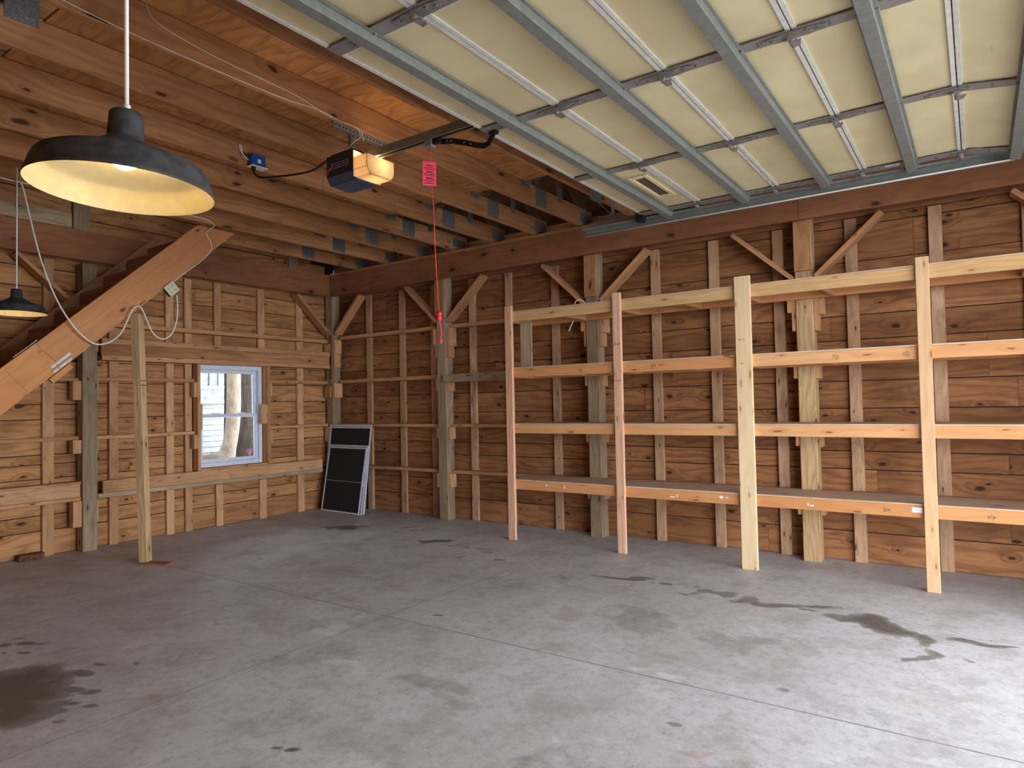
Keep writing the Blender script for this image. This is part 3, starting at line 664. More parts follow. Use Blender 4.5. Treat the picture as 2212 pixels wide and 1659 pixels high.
# ------------------------------------------------------------------ roof trusses
xr = [-2.93, -3.545, -4.15, -4.765, -5.38, -6.0, -6.6, -7.2]
nm = ['nearest joist truss, running right beside the raised door edge', 'joist truss carrying the perforated angle of the opener', 'third joist truss from the raised door, behind the opener',
      'fourth joist truss from the raised door, with the blue box on its face', 'fifth joist truss from the raised door', 'sixth joist truss from the raised door', 'joist truss that the stair stringer meets',
      'short joist truss behind the stair head, last before the gable wall']
for i, x in enumerate(xr):
    t = thing('roof_truss', nm[i], 'truss', (x-.02, 3.3, BZ1), 'roof trusses of the loft')
    ya = YB+.02 if i < 7 else 4.29
    MB().box((x-.04, ya, BZ1+.001), (x, 6.70, 3.655), 1).build('bottom_chord', 'joist', t, .004)
    MB().bar((x-.02, 6.66, roof_z(6.66)), (x-.02, RIDGE_Y+.02, roof_z(RIDGE_Y+.02)), .038, .14).build('rafter', 'roof', t)
    MB().bar((x-.02, -.06, roof_z(-.06)), (x-.02, RIDGE_Y-.02, roof_z(RIDGE_Y-.02)), .038, .14).build('rafter', 'roof', t)
    MB().box((x-.039, 5.37, 3.656), (x-.001, 5.46, roof_z(5.46)-.06), 2).build('knee_stud', 'roof', t)
    MB().box((x-.039, 5.98, 3.656), (x-.001, 6.06, roof_z(6.06)-.06), 2).build('web', 'roof', t)
    MB().bar((x-.02, 5.5, 3.70), (x-.02, 5.93, roof_z(5.93)-.1), .037, .085).build('web', 'roof', t)
    for (pa, pb, za, zb) in ((5.25, 5.41, 3.605, 3.685), (5.52, 5.72, 3.47, 3.652), (5.95, 6.03, 3.60, 3.75), (6.42, 6.66, 3.50, 3.60)):
        MB().box((x+.0005, pa, za), (x+.003, pb, zb)).build('nail_plate', 'plate', t)
    if i < 7:
        for (pa, pb, za, zb) in ((1.30, 1.46, 3.60, 3.78),):
            MB().box((x+.0005, pa, za), (x+.003, pb, zb)).build('nail_plate', 'plate', t)
# stairwell header
tag(MB().box((-7.78, 4.24, BZ1+.001), (-6.645, 4.28, 3.655), 0).build('stair_header', 'joist', None, .004), 'cross joist at the head of the stair opening', 'beam')
# gable ledger on the left beam
tag(MB().box((-7.985, YB+.02, 3.445), (-7.80, 3.05, 3.60), 1).build('gable_chord', 'treated', None, .004), 'dark timber lying on the gable beam above the stairs', 'beam')

# ------------------------------------------------------------------ staircase
def ztop(y): return 1.875+.912*(y-2.094)
def zbot(y): return 1.48+.912*(y-2.094)
stc = thing('staircase', 'steep wooden loft stair with a wide orange stringer at the left', 'stairs', (-7.15, 1.5, 0))
def inv_t(z): return 2.094+(z-1.875)/.912
def inv_b(z): return 2.094+(z-1.48)/.912
gr = (1, .912)
c0y = 2.34; c1y = 2.55
up_poly = [(c0y+.002, ztop(c0y)), (c1y+.002, zbot(c1y)), (inv_b(BZ1-.002), BZ1-.002), (inv_t(BZ1-.002), BZ1-.002)]
lo_poly = [(.25, ztop(.25)), (.25, 0), (inv_b(0), 0), (c1y-.002, zbot(c1y)), (c0y-.002, ztop(c0y))]
MB().prism(up_poly, (-6.765, 0, 0), Y, Z, X, .042, gr).build('stringer', 'stair', stc, .003)
MB().prism(lo_poly, (-6.765, 0, 0), Y, Z, X, .042, gr).build('stringer', 'shelf_or', stc, .003)  # lighter orange lumber stands in for the warm glow on the lower part
MB().prism([(.25, ztop(.25)), (.25, 0), (inv_b(0), 0), (inv_b(BZ1-.002), BZ1-.002), (inv_t(BZ1-.002), BZ1-.002)], (-7.66, 0, 0), Y, Z, X, .04, gr).build('stringer', 'darkstair', stc, .003)
for i in range(1, 16):
    z = .21*i; y = inv_t(z)+.02
    MB().box((-7.618, y, z-.04), (-6.767, y+.25, z), 0).build('tread', 'darkstair', stc, .003)
    MB().box((-7.618, y+.225, z+.001), (-6.767, y+.245, z+.168), 0).build('riser', 'darkstair', stc)
# hinge plates over the cut, and the block below
ax = (Vector((0, 1, .912)).normalized(), Vector((0, -.912, 1)).normalized())
def onstr(y, z): return Vector((-6.722, y, z))
def plate(c, L, W, m='whitemetal', d=.004, nm_='hasp_plate'):
    return MB().obox(onstr(*c)+Vector((d/2, 0, 0)), (ax[0], ax[1], X), (L/2, W/2, d/2), 0).build(nm_, m, stc)
plate((2.555, 1.977), .15, .022); plate((2.478, 1.908), .045, .022); plate((2.573, 1.936), .125, .018); plate((2.50, 1.868), .05, .018); plate((2.536, 1.925), .2, .008, 'galv_dk', .008, 'hinge_barrel')
plate((2.605, 1.985), .05, .012, 'galv', .01, 'hinge_barrel')
MB().obox(Vector((-6.745, 2.545, 1.845)), (ax[0], ax[1], X), (.11, .025, .02), 0).build('splice_block', 'shelf_or', stc, .003)
MB().obox(Vector((-6.744, 2.27, 2.053)), (ax[0], ax[1], X), (.12, .003, .016), 0).build('hinge_strap', 'galv', stc)
# lower faint saw line on the stringer drawn as a thin dark strip in place of a groove
MB().obox(Vector((-6.7225, 2.2, 1.77)), (ax[1], ax[0], X), (.125, .0012, .0006), 0).build('pencil_line', 'ink', stc)
# support post and shim
sp = MB().bar((-6.735, 3.275, .016), (-6.735, 3.205, zbot(3.205)-.05), .085, .085, (1, .62, 0)).build('support_post', 'treated_l', None, .004)
tag(sp, 'upright pale treated post propping the stair stringer', 'post')
for (z, a) in ((1.78, .5), (1.74, -.1)):
    MB().tube([(-6.70, 3.21, z), (-6.66, 3.215, z+.005), (-6.645, 3.25, z+.02*a)], .003, 6).build('bent_nail', 'blackmetal', sp)
tag(MB().obox((-6.60, 3.31, .008), ((.9, .42, 0), (-.42, .9, 0), Z), (.155, .055, .007), 0).build('wood_shim', 'darkstair'), 'flat scrap of board under the foot of the support post', 'board')
tag(MB().box((-7.995, 2.61, .001), (-7.90, 2.835, .062), 1).build('brick', 'brick', None, .004), 'dark red brick lying against the left wall', 'brick')

# ------------------------------------------------------------------ shelving
shf = thing('shelving_unit', 'long four tier shelving of new two by four lumber along the right wall', 'shelves', (-1.7, 6.25, 0))
YS = 6.0
def stamp(parent, c, w, h, ex, ey, ez, n=7, seed=0, m='ink', nm_='lumber_stamp'):
    rd = random.Random(seed); mb_ = MB(); c = Vector(c); ex, ey, ez = Vector(ex), Vector(ey), Vector(ez)
    for k in range(n):
        u = -w/2+w*(k+.5)/n; hh = h*rd.uniform(.25, .5); o = rd.uniform(-.2, .2)*h
        if rd.random() < .6: mb_.obox(c+ex*u+ey*o+ez*.0006, (ex, ey, ez), (w/n*.14, hh, .0005))
        else: mb_.obox(c+ex*u+ey*o+ez*.0006, (ex, ey, ez), (w/n*.36, h*.06, .0005)); mb_.obox(c+ex*u-ey*o*.5+ez*.0006, (ex, ey, ez), (w/n*.3, h*.06, .0005))
    return mb_.build(nm_, m, parent)
posts = []
for (xa, xb, zt, mm) in ((-4.275, -4.185, 2.572, 'pinkwood'), (-2.955, -2.868, 2.575, 'pinkwood'), (-1.752, -1.616, 2.585, 'palewood'), (-.368, -.278, 2.562, 'tanwood'), (.86, .95, 2.56, 'tanwood')):
    posts.append(MB().box((xa, YS-.036, 0), (xb, YS, zt), 2).build('post', mm, shf, .003))
stamp(posts[1], (-2.912, YS-.036, 2.06), .07, .05, X, Z, (0, -1, 0), 8, 3); stamp(posts[1], (-2.912, YS-.036, 1.70), .075, .03, X, Z, (0, -1, 0), 8, 4)
stamp(posts[2], (-1.70, YS-.036, 2.02), .06, .02, X, Z, (0, -1, 0), 4, 5); stamp(posts[2], (-1.70, YS-.036, 1.81), .04, .02, X, Z, (0, -1, 0), 4, 6)
tiers = [(2.395, 2.498, 'shelf_top'), (1.778, 1.878, 'shelf'), (1.166, 1.262, 'shelf'), (.552, .648, 'shelf_or')]
bays = [(-4.18, -2.36), (-2.358, -.40), (-.398, .96)]
for i, (za, zb, mm) in enumerate(tiers):
    br = [(-4.27, -1.69), (-1.688, .96)]
    for (a, b_) in br:
        MB().box((a, YS+.001, za), (b_, YS+.039, zb), 0).build('front_board', mm if not (i == 1 and a < -2) else 'shelf_or', shf, .003)
        MB().box((a, 6.46, za), (b_, 6.498, zb), 0).build('back_board', 'shelf_or' if i < 2 else 'shelf', shf, .003)
    for x in (-4.27, -3.55, -2.91, -2.25, -1.69, -1.05, -.33, .3, .92):
        MB().box((x, YS+.04, za), (x+.038, 6.459, zb), 1).build('cross_cleat', 'shelf', shf, .002)
    for (a, b_) in ((-4.27, -1.705), (-1.70, .96)):
        MB().box((a, YS+.0, zb+.0005), (b_, 6.5, zb+.0125), 0).build('shelf_deck', 'deck', shf, .001)
for (x, z, w, h) in ((-3.79, .615, .02, .02), (-3.57, .61, .013, .03), (-2.39, .585, .05, .01), (-2.345, .60, .012, .03), (-1.93, .61, .04, .03), (-1.88, .61, .03, .008), (-1.2, .598, .012, .02), (-1.17, .592, .03, .012), (-.415, .612, .07, .04)):
    mb_ = MB()
    if w > .035 and h > .025 and x < -1: mb_.prism([(-w/2, 0), (0, -h/2), (w/2, 0), (w*.3, h/2), (-w*.3, h/2)], (x, YS, z), X, Z, (0, -1, 0), .0012)
    else: mb_.box((x-w/2, YS-.0012, z-h/2), (x+w/2, YS, z+h/2))
    s_ = mb_.build('paper_label', 'label', shf)
    if x > -.5: stamp(s_, (x-.008, YS-.0012, z+.004), .03, .006, X, Z, (0, -1, 0), 6, 11)
for (x, z, sd) in ((-3.35, 1.83, 1), (-2.55, 1.83, 2), (-.95, 1.83, 3), (-.45, 1.83, 8), (-.62, .595, 4), (.05, .59, 5)):
    stamp(shf, (x, YS+.001, z), .05, .06, X, Z, (0, -1, 0), 5, 20+sd)
MB().box((-4.20, 6.16, 1.893), (-4.125, 6.18, 2.394), 2).build('end_board', 'greywood', shf, .003); MB().box((-4.122, 6.16, 1.893), (-4.05, 6.18, 2.394), 2).build('end_board', 'greywood', shf, .003)
lb = tag(MB().box((-5.645, 6.4945, 1.782), (-4.30, 6.533, 1.875), 0).build('loose_board', 'greywood', None, .003), 'grey two by four spanning from the wall post to the first shelf upright', 'board')
stamp(lb, (-5.05, 6.4945, 1.83), .05, .07, X, Z, (0, -1, 0), 4, 31); stamp(lb, (-4.82, 6.4945, 1.83), .05, .07, X, Z, (0, -1, 0), 4, 32)
# crumpled bag and a scrap of string on the top shelf
mb_ = MB(); rd = random.Random(4)
grid = [[Vector((-3.40+.27*i/9, 6.13+.14*j/5, 2.512+abs(math.sin(i*1.3+j*.9))*.022*(1 if 0 < j < 5 else .3)+rd.uniform(0, .012))) for j in range(6)] for i in range(10)]
for i in range(9):
    for j in range(5): mb_.quad((grid[i][j], grid[i+1][j], grid[i+1][j+1], grid[i][j+1]), ((0, 0), (1, 0), (1, 1), (0, 1)))
for i in range(9):
    for (a, b_) in ((grid[i][0], grid[i+1][0]), (grid[i+1][5], grid[i][5])): mb_.quad((Vector((a.x, a.y, 2.5115)), Vector((b_.x, b_.y, 2.5115)), b_, a), ((0, 0), (1, 0), (1, 1), (0, 1)))
tag(mb_.build('plastic_bag', 'lavbag'), 'crumpled lilac plastic bag lying on the top shelf', 'bag')
tag(MB().tube([(-3.46, 6.1, 2.513), (-3.44, 6.1, 2.56), (-3.40, 6.12, 2.57), (-3.36, 6.13, 2.55), (-3.34, 6.14, 2.515)], .005, 6).build('plastic_strap', 'whiteplastic'), 'white loop of strap beside the bag on the top shelf', 'strap')
tag(MB().tube([(-3.655, 6.40, 2.394), (-3.66, 6.40, 2.37), (-3.675, 6.39, 2.34), (-3.69, 6.39, 2.305), (-3.70, 6.385, 2.285)], .006, 6).build('plastic_strip', 'whiteplastic'), 'short white strip dangling under the top shelf', 'strap')

# ------------------------------------------------------------------ leaning window screens
def screen(o, W, H, lean, yawd, label, bar=None, thick=.012):
    """bottom-left corner o, width along ex, leaning back by lean degrees"""
    a = R(yawd); ex = Vector((math.cos(a), math.sin(a), 0)); nb = Vector((-math.sin(a), math.cos(a), 0))
    ey = (Vector((0, 0, 1))*math.cos(R(lean))+nb*math.sin(R(lean))); ez = ex.cross(ey)
    o = Vector(o); t = thing('window_screen', label, 'screen', o+ex*W/2, 'window screens leaning in the corner')
    fwid = .022
    def seg(u0, v0, u1, v1, nm_, m, th=thick, d=0.0):
        c = o+ex*(u0+u1)/2+ey*(v0+v1)/2+ez*d; return MB().obox(c, (ex, ey, ez), (abs(u1-u0)/2, abs(v1-v0)/2, th/2)).build(nm_, m, t)
    mb2 = MB()
    for (u0, v0, u1, v1) in ((0, 0, fwid, H), (W-fwid, 0, W, H), (fwid, 0, W-fwid, fwid), (fwid, H-fwid, W-fwid, H)):
        mb2.obox(o+ex*(u0+u1)/2+ey*(v0+v1)/2, (ex, ey, ez), ((u1-u0)/2, (v1-v0)/2, thick/2))
    mb2.build('frame', 'screenframe', t)
    seg(fwid, fwid, W-fwid, H-fwid, 'mesh', 'mesh', .002)
    if bar: seg(fwid, bar-.006, W-fwid, bar+.006, 'crossbar', 'galv_dk', .008)
    return t
ly = 9
screen((-7.895, 6.362, .004), .92, 1.235, 7, -2.0, 'tallest black window screen with white frame, at the back of the leaning stack', None)
screen((-7.865, 6.337, .004), .90, 1.21, 8.0, -2.2, 'second window screen of the leaning stack, just in front of the tallest')
screen((-7.84, 6.31, .004), .865, .95, 9.0, -2.5, 'white edged window screen sandwiched behind the smallest one')
screen((-7.83, 6.283, .004), .84, .925, 10.0, -2.8, 'smallest black window screen with a crossbar, front of the leaning stack', .44)

# ------------------------------------------------------------------ pendant lamps
def lamp(rim, label, zc, tilt):
    t = thing('pendant_lamp', label, 'lamp', rim, 'black pendant lamps with enamel shades')
    ax_ = Vector(tilt).normalized(); Rr = .2; c = Vector(rim)
    outer = [(.2015, -.002), (.2035, .002), (.2005, .008), (.194, .03), (.186, .052), (.180, .060), (.168, .066), (.14, .076), (.10, .091), (.07, .106), (.050, .119), (.042, .126), (.040, .130), (.0375, .186), (.033, .192), (.006, .193)]
    inner = [(.2015, -.002), (.1985, .003), (.191, .03), (.183, .051), (.177, .056), (.166, .060), (.138, .070), (.098, .085), (.066, .10), (.045, .115), (.036, .13), (.0, .131)]
    MB().lathe(outer, c, 64, ax_).build('shade', 'lampblack', t)
    MB().lathe(inner, c+ax_*.0005, 64, ax_, True).build('shade_lining', 'enamel', t)
    MB().lathe([(.0, .052), (.012, .053), (.024, .060), (.030, .072), (.030, .084), (.024, .096), (.016, .108), (.014, .129), (0, .1295)], c, 24, ax_).build('bulb', 'bulb', t)
    top = c+ax_*.193
    MB().lathe([(.0, .212), (.008, .211), (.009, .194), (.0, .1935)], c, 16, ax_).build('cord_grip', 'whiteplastic', t)
    MB().tube([top+Vector((0, 0, .015)), Vector((top.x, top.y, zc))], .0055, 8, False).build('cord', 'whiteplastic', t)
lamp((-1.6809, 0.7690, 2.0332), 'large near pendant lamp with black shade and lit bulb', 3.45, (.02, .03, 1))
lamp((-6.2050, 2.0325, 2.2847), 'small looking far pendant lamp hanging in front of the stairs', 3.45, (.0, .0, 1))

# ------------------------------------------------------------------ garage door
ZD = 3.15
gd = thing('garage_door', 'raised sectional garage door with cream foam panels and steel struts', 'door', (-.9, 3.2, ZD))
YD0, YD1 = .93, 5.47
edges = [-2.40, -1.86, -1.238, -.632, -.039, .57]
sty = [.97, 2.02, 3.155, 4.27, 5.425]
strut_x = [-2.155, -1.50, -.90, -.335, .262]
hy = [2.02, 3.155, 4.27, 5.40]
for i in range(5):
    a, b_ = edges[i]+.0035, edges[i+1]-.0035
    if i < 4: o = Vector((0, 0, ZD)); ex = Vector(X)
    else:
        th = R(8.5); o = Vector((edges[4], 0, ZD))-Vector((edges[4]*math.cos(th), 0, -edges[4]*math.sin(th))); ex = Vector((math.cos(th), 0, -math.sin(th)))
    ez = ex.cross(Vector(Y))
    def lb_(x0, x1, ya, yb, za, zb, m_):      # za,zb measured up from the panel's underside
        m_.obox(o+ex*(x0+x1)/2+Vector(Y)*(ya+yb)/2+ez*(za+zb)/2, (ex, Y, ez), ((x1-x0)/2, (yb-ya)/2, (zb-za)/2), 1)
    m_ = MB(); lb_(a, b_, YD0, YD1, .004, .044, m_)
    sec = m_.build('section', 'foam', gd)
    m_ = MB(); lb_(a, a+.02, YD0, YD1, -.006, .0035, m_); lb_(b_-.02, b_, YD0, YD1, -.006, .0035, m_); m_.build('edge_rail', 'whitemetal', sec)
    for y in sty:
        w = .04
        ya, yb = (y-w, y+w) if y not in (sty[0], sty[-1]) else (y-.05, y+.045)
        m_ = MB(); lb_(a+.004, b_-.004, ya, yb, -.012, -.0065, m_); s_ = m_.build('stile', 'galv_dk', sec)
        m_ = MB(); lb_(a+.03, b_-.03, yb+.001, yb+.014, -.006, .0035, m_); m_.build('stile_edge', 'whitemetal', s_)
        m_ = MB()
        for fx in (.25, .75):
            for dy in (-.02, .02): lb_(a+(b_-a)*fx-.004, a+(b_-a)*fx+.004, y+dy*.6-.003, y+dy*.6+.003, -.0135, -.0121, m_)
        m_.build('punched_hole', 'black', s_)
    sx = strut_x[i]
    m_ = MB()
    ya, yb = YD0+.01, YD1+.03
    lb_(sx-.045, sx-.028, ya, yb, -.016, -.013, m_); lb_(sx+.028, sx+.045, ya, yb, -.016, -.013, m_)
    lb_(sx-.030, sx-.027, ya, yb, -.056, -.016, m_); lb_(sx+.027, sx+.030, ya, yb, -.056, -.016, m_); lb_(sx-.030, sx+.030, ya, yb, -.059, -.056, m_)
    st_ = m_.build('strut', 'galv', gd, .001)
    m_ = MB()
    for y in sty:
        for dx in (-.038, .038): lb_(sx+dx-.006, sx+dx+.006, y-.006, y+.006, -.023, -.0165, m_)
    m_.build('bolt', 'galv', st_)
# hinges over the seams
for i in range(1, 5):
    x = edges[i]
    for y in hy:
        h = MB()
        h.prism([(-.13, -.022), (-.06, -.03), (.07, -.03), (.14, -.02), (.14, .018), (.06, .032), (-.06, .032), (-.13, .02)], (x, y, ZD-.0195), X, Y, Z, .006)
        ho = h.build('hinge', 'hinge', gd)
        MB().prism([(-.012, -.026), (.04, -.026), (.025, .03), (.0, .03)], (x, y, ZD-.0605), X, Y, Z, .004).build('roller_arm', 'hinge', ho)
        MB().tube([(x-.002, y-.036, ZD-.045), (x-.002, y+.036, ZD-.045)], .014, 12, False).build('knuckle', 'hinge', ho)
        m_ = MB()
        for (dx, dy) in ((-.09, 0), (.1, 0), (-.035, .018), (.055, -.014)): m_.obox((x+dx, y+dy, ZD-.022), (X, Y, Z), (.007, .007, .003))
        m_.build('bolt', 'galv', ho)
# small window in the first section
fr_ = MB()
wx0, wx1, wy0, wy1 = -2.185, -1.99, 4.50, 5.08
# (the first strut runs close beside it)
wx0, wx1 = -2.085, -1.925
r_ = []
for (u0, v0, u1, v1) in ((wx0, wy0, wx0+.04, wy1), (wx1-.04, wy0, wx1, wy1), (wx0+.04, wy0, wx1-.04, wy0+.05), (wx0+.04, wy1-.05, wx1-.04, wy1)): fr_.box((u0, v0, ZD-.012), (u1, v1, ZD+.004))
wfz = fr_.build('window_frame', 'foam', gd, .008)
MB().box((wx0+.04, wy0+.05, ZD-.002), (wx1-.04, wy1-.05, ZD+.002)).build('pane', plain('brown window pane', (84, 72, 58), .3, 0, .1), wfz)
# paper strip sticker on the end stile
lab = MB().box((-.61, 5.385, ZD-.0145), (-.40, 5.415, ZD-.0125)).build('paper_strip', 'label', gd); stamp(lab, (-.49, 5.40, ZD-.0146), .14, .02, X, Y, (0, 0, -1), 12, 40)
# horizontal track on the right of the door
tk = thing('door_track', 'galvanised horizontal track with hanger along the right edge of the raised door', 'track', (-1.2, 5.53, 3.06))
m_ = MB(); TX0, TX1 = -3.02, .25
m_.box((TX0, 5.572, 3.068), (TX1, 5.575, 3.128)); m_.box((TX0, 5.50, 3.128), (TX1, 5.575, 3.131)); m_.box((TX0, 5.497, 3.112), (TX1, 5.50, 3.131)); m_.box((TX0, 5.54, 3.062), (TX1, 5.575, 3.067))
m_.build('track_channel', 'galv', tk)
m_ = MB(); m_.tube([(TX0, 5.537, 3.064), (TX1, 5.537, 3.064)], .006, 8, False); m_.build('track_lip', 'whitemetal', tk)
m_ = MB(); m_.box((-2.98, 5.577, 3.10), (-1.9, 5.581, 3.19)); m_.box((-2.98, 5.577, 3.188), (-1.9, 5.62, 3.192)); m_.build('back_angle', 'galv_dk', tk)
m_ = MB(); m_.bar((-2.95, 5.60, 3.44), (-2.70, 5.60, 3.19), .035, .004, (0, 1, 0)); hg = m_.build('hanger_strap', 'galv', tk)
m_ = MB(); d_ = Vector((.25, 0, -.25))
for k in range(8):
    c = Vector((-2.95, 5.60, 3.44))+d_*((k+.7)/8.6); ddir = d_.normalized()
    m_.obox(c, (ddir, Y, ddir.cross(Vector(Y))), (.007, .007, .003))
m_.build('strap_hole', 'black', hg)
m_ = MB(); m_.box((-2.76, 5.6, 3.19), (-2.725, 5.604, 3.40)); m_.build('hanger_upright', 'galv_dk', tk)
MB().box((-2.9255, 5.50, 3.40), (-2.922, 5.72, 3.50)).build('hanger_plate', 'galv_dk', tk)
# a short torn edge bracket and roller at the end of the first section
m_ = MB(); m_.box((-2.44, 5.43, 3.085), (-2.37, 5.495, 3.14)); m_.tube([(-2.405, 5.44, 3.098), (-2.405, 5.53, 3.098)], .012, 10, False); m_.build('top_roller', 'blackmetal', gd)

# ------------------------------------------------------------------ opener
op = thing('garage_door_opener', 'navy and charcoal garage door opener with glowing light cover', 'opener', (-3.5, 3.17, 3.05))
oy0, oy1, ox0, ox1 = 3.042, 3.298, -3.69, -3.42
prof = [(oy0, 3.10), (oy0+.03, 3.055), (oy1-.03, 3.055), (oy1, 3.10), (oy1, 3.245), (oy0, 3.245)]
MB().prism(prof[:], (ox0, 0, 0), Y, Z, X, ox1-ox0).build('housing', 'charcoal', op, .004)
MB().prism([(oy0+.031, 3.0505), (oy1-.031, 3.0505), (oy1-.031, 3.0545), (oy0+.031, 3.0545)], (ox0+.002, 0, 0), Y, Z, X, ox1-ox0-.004).build('bottom_panel', 'navy', op)
d1 = Vector((0, .03, -.045)).normalized(); n1 = Vector((0, -.045, -.03)).normalized()
MB().obox(Vector(((ox0+ox1)/2, oy0+.015, 3.0775))+n1*.001, (X, d1, n1), ((ox1-ox0)/2-.002, .026, .001)).build('chamfer_panel', 'navy', op)
bd = MB()
for (a, b_, za, zb) in ((-3.64, -3.468, 3.15, 3.154), (-3.64, -3.468, 3.184, 3.188), (-3.64, -3.636, 3.154, 3.184), (-3.472, -3.468, 3.154, 3.184)): bd.box((a, oy0-.0015, za), (b_, oy0-.0003, zb))
bdo = bd.build('badge_border', 'badge', op); stamp(bdo, (-3.554, oy0-.0004, 3.169), .15, .022, X, Z, (0, -1, 0), 11, 50, 'badge', 'badge_lettering')
lg = MB(); 
for k, (x, z, w, h) in enumerate(((-3.684, 3.136, .005, .012), (-3.675, 3.142, .005, .012), (-3.666, 3.147, .006, .010), (-3.656, 3.151, .005, .010), (-3.649, 3.155, .004, .011))): lg.box((x-w, oy0-.0015, z-h), (x+w, oy0-.0003, z+h))
lg.build('logo_mark', 'orangeprint', op)
# light cover
lc = MB(); lx0, lx1 = ox1+.001, -3.285; th_ = .003
def lw(pa, pb): 
    lc.quad((pa[0], pa[1], pb[1], pb[0]), ((0, 0), (1, 0), (1, 1), (0, 1)))
pf = [(oy0+.002, 3.188), (oy0+.002, 3.10), (oy0+.032, 3.057), (oy1-.032, 3.057), (oy1-.002, 3.10), (oy1-.002, 3.188)]
A = [Vector((lx0, y, z)) for y, z in pf]; B = [Vector((lx1, y, z)) for y, z in pf]
for k in range(5): lc.quad((A[k], A[k+1], B[k+1], B[k]), ((0, 0), (1, 0), (1, 1), (0, 1)))
lc.quad([B[k] for k in range(6)], [(0, 0)]*6)
lco = lc.build('light_cover', 'lens', op); sm_ = lco.modifiers.new('solid', 'SOLIDIFY'); sm_.thickness = .002
MB().lathe([(0, -.03), (.018, -.026), (.028, -.01), (.028, .008), (.018, .026), (.012, .045), (0, .046)], (-3.35, 3.19, 3.15), 20, (-1, 0, 0)).build('bulb', 'opbulb', op)
MB().box((ox1, oy0+.004, 3.06), (ox1+.0008, oy1-.004, 3.24)).build('reflector', 'whitemetal', op)
# top bracket, straps and perforated angle
MB().box((-3.66, 3.06, 3.246), (-3.44, 3.28, 3.262)).build('top_plate', 'blackmetal', op)
def perf(p0, p1, w, side, nm_, m='galv', hole_n=10, flange=None):
    m_ = MB(); m_.bar(p0, p1, w, .003, side)
    if flange: m_.bar(Vector(p0)+Vector(flange[0]), Vector(p1)+Vector(flange[0]), w, .003, flange[1])
    o_ = m_.build(nm_, m, op); h_ = MB(); p0 = Vector(p0); p1 = Vector(p1); d = (p1-p0); L = d.length; d.normalize(); sd = Vector(side); n_ = d.cross(sd)
    for k in range(hole_n):
        h_.obox(p0+d*L*(k+.5)/hole_n, (d, sd, n_), (.006, .005, .0022))
    h_.build('bracket_hole', 'black', o_)
perf((-3.542, 2.985, 3.432), (-3.542, 3.56, 3.432), .036, Z, 'perforated_angle', 'galv', 18, ((-.017, 0, -.018), X))
perf((-3.56, 3.17, 3.45), (-3.56, 3.17, 3.262), .035, Y, 'hanger_bracket', 'galv', 6, ((-.016, -.017, 0), X))
# rail, chain, trolley, arm
m_ = MB(); m_.box((-3.42, 3.137, 3.247), (XF-.02, 3.193, 3.25)); m_.box((-3.42, 3.137, 3.199), (XF-.02, 3.140, 3.247)); m_.box((-3.42, 3.190, 3.199), (XF-.02, 3.193, 3.247)); m_.box((-3.42, 3.140, 3.197), (XF-.02, 3.154, 3.200)); m_.box((-3.42, 3.176, 3.197), (XF-.02, 3.190, 3.200)); m_.build('rail', 'rail', op)
m_ = MB()
for k in range(64): m_.box((-3.40+k*.014, 3.158, 3.206), (-3.392+k*.014, 3.172, 3.214))
m_.box((-3.4, 3.163, 3.2085), (-2.5, 3.167, 3.2115)); ch = m_.build('chain', 'black', op)
MB().box((-2.86, 3.14, 3.15), (-2.80, 3.19, 3.196)).build('trolley', 'galv_dk', op, .004); MB().box((-2.80, 3.15, 3.16), (-2.74, 3.18, 3.196)).build('trolley_latch', 'blackmetal', op, .004)
arm = [(-2.75, 3.175), (-2.66, 3.158), (-2.55, 3.118), (-2.46, 3.082), (-2.41, 3.066), (-2.375, 3.072), (-2.35, 3.10), (-2.335, 3.132)]
m_ = MB(); hw = .017
for k in range(len(arm)-1):
    (xa, za), (xb, zb) = arm[k], arm[k+1]
    def nrm(i):
        a, b_ = arm[max(i-1, 0)], arm[min(i+1, len(arm)-1)]; dx, dz = b_[0]-a[0], b_[1]-a[1]; l = math.hypot(dx, dz); return (-dz/l, dx/l)
    na, nb_ = nrm(k), nrm(k+1)
    m_.prism([(xa-na[0]*hw, za-na[1]*hw), (xb-nb_[0]*hw, zb-nb_[1]*hw), (xb+nb_[0]*hw, zb+nb_[1]*hw), (xa+na[0]*hw, za+na[1]*hw)], (0, 3.18, 0), X, Z, Y, .008)
am = m_.build('door_arm', 'blackmetal', op)
m_ = MB()
for (x, z) in ((-2.70, 3.165), (-2.665, 3.157), (-2.56, 3.122), (-2.51, 3.10)): m_.tube([(x, 3.1795, z), (x, 3.176, z)], .006, 8, False)
m_.build('arm_bolt', 'galv', am)
MB().box((-2.36, 3.165, 3.118), (-2.31, 3.20, 3.140)).build('door_bracket', 'black', op)

# emergency release cord with tag and handle
rc = thing('release_cord', 'red emergency pull cord hanging from the opener rail with a red tag', 'cord', (-2.83, 3.17, 1.9))
P = [(-2.83, 3.165, 3.15), (-2.828, 3.172, 2.9), (-2.826, 3.185, 2.75), (-2.822, 3.19, 2.45), (-2.818, 3.21, 2.1)]
MB().tube(P, .0035, 6).build('cord', 'redcord', rc)
MB().tube([(-2.818, 3.21, 2.04), (-2.815, 3.222, 1.99), (-2.813, 3.222, 1.95), (-2.816, 3.212, 1.91), (-2.812, 3.222, 1.89)], .005, 6).build('cord', 'redcord', rc)
MB().lathe([(0, 0), (.016, .002), (.018, .008), (.013, .013), (.013, .017), (.018, .022), (.018, .028), (.013, .033), (.013, .037), (.018, .042), (.018, .048), (.013, .053), (.012, .06), (0, .061)], (-2.818, 3.212, 2.035), 16).build('handle', 'redplastic', rc)
MB().lathe([(0, 0), (.010, .004), (.012, .012), (.008, .02), (0, .024)], (-2.814, 3.22, 1.90), 10).build('knot', 'redcord', rc)
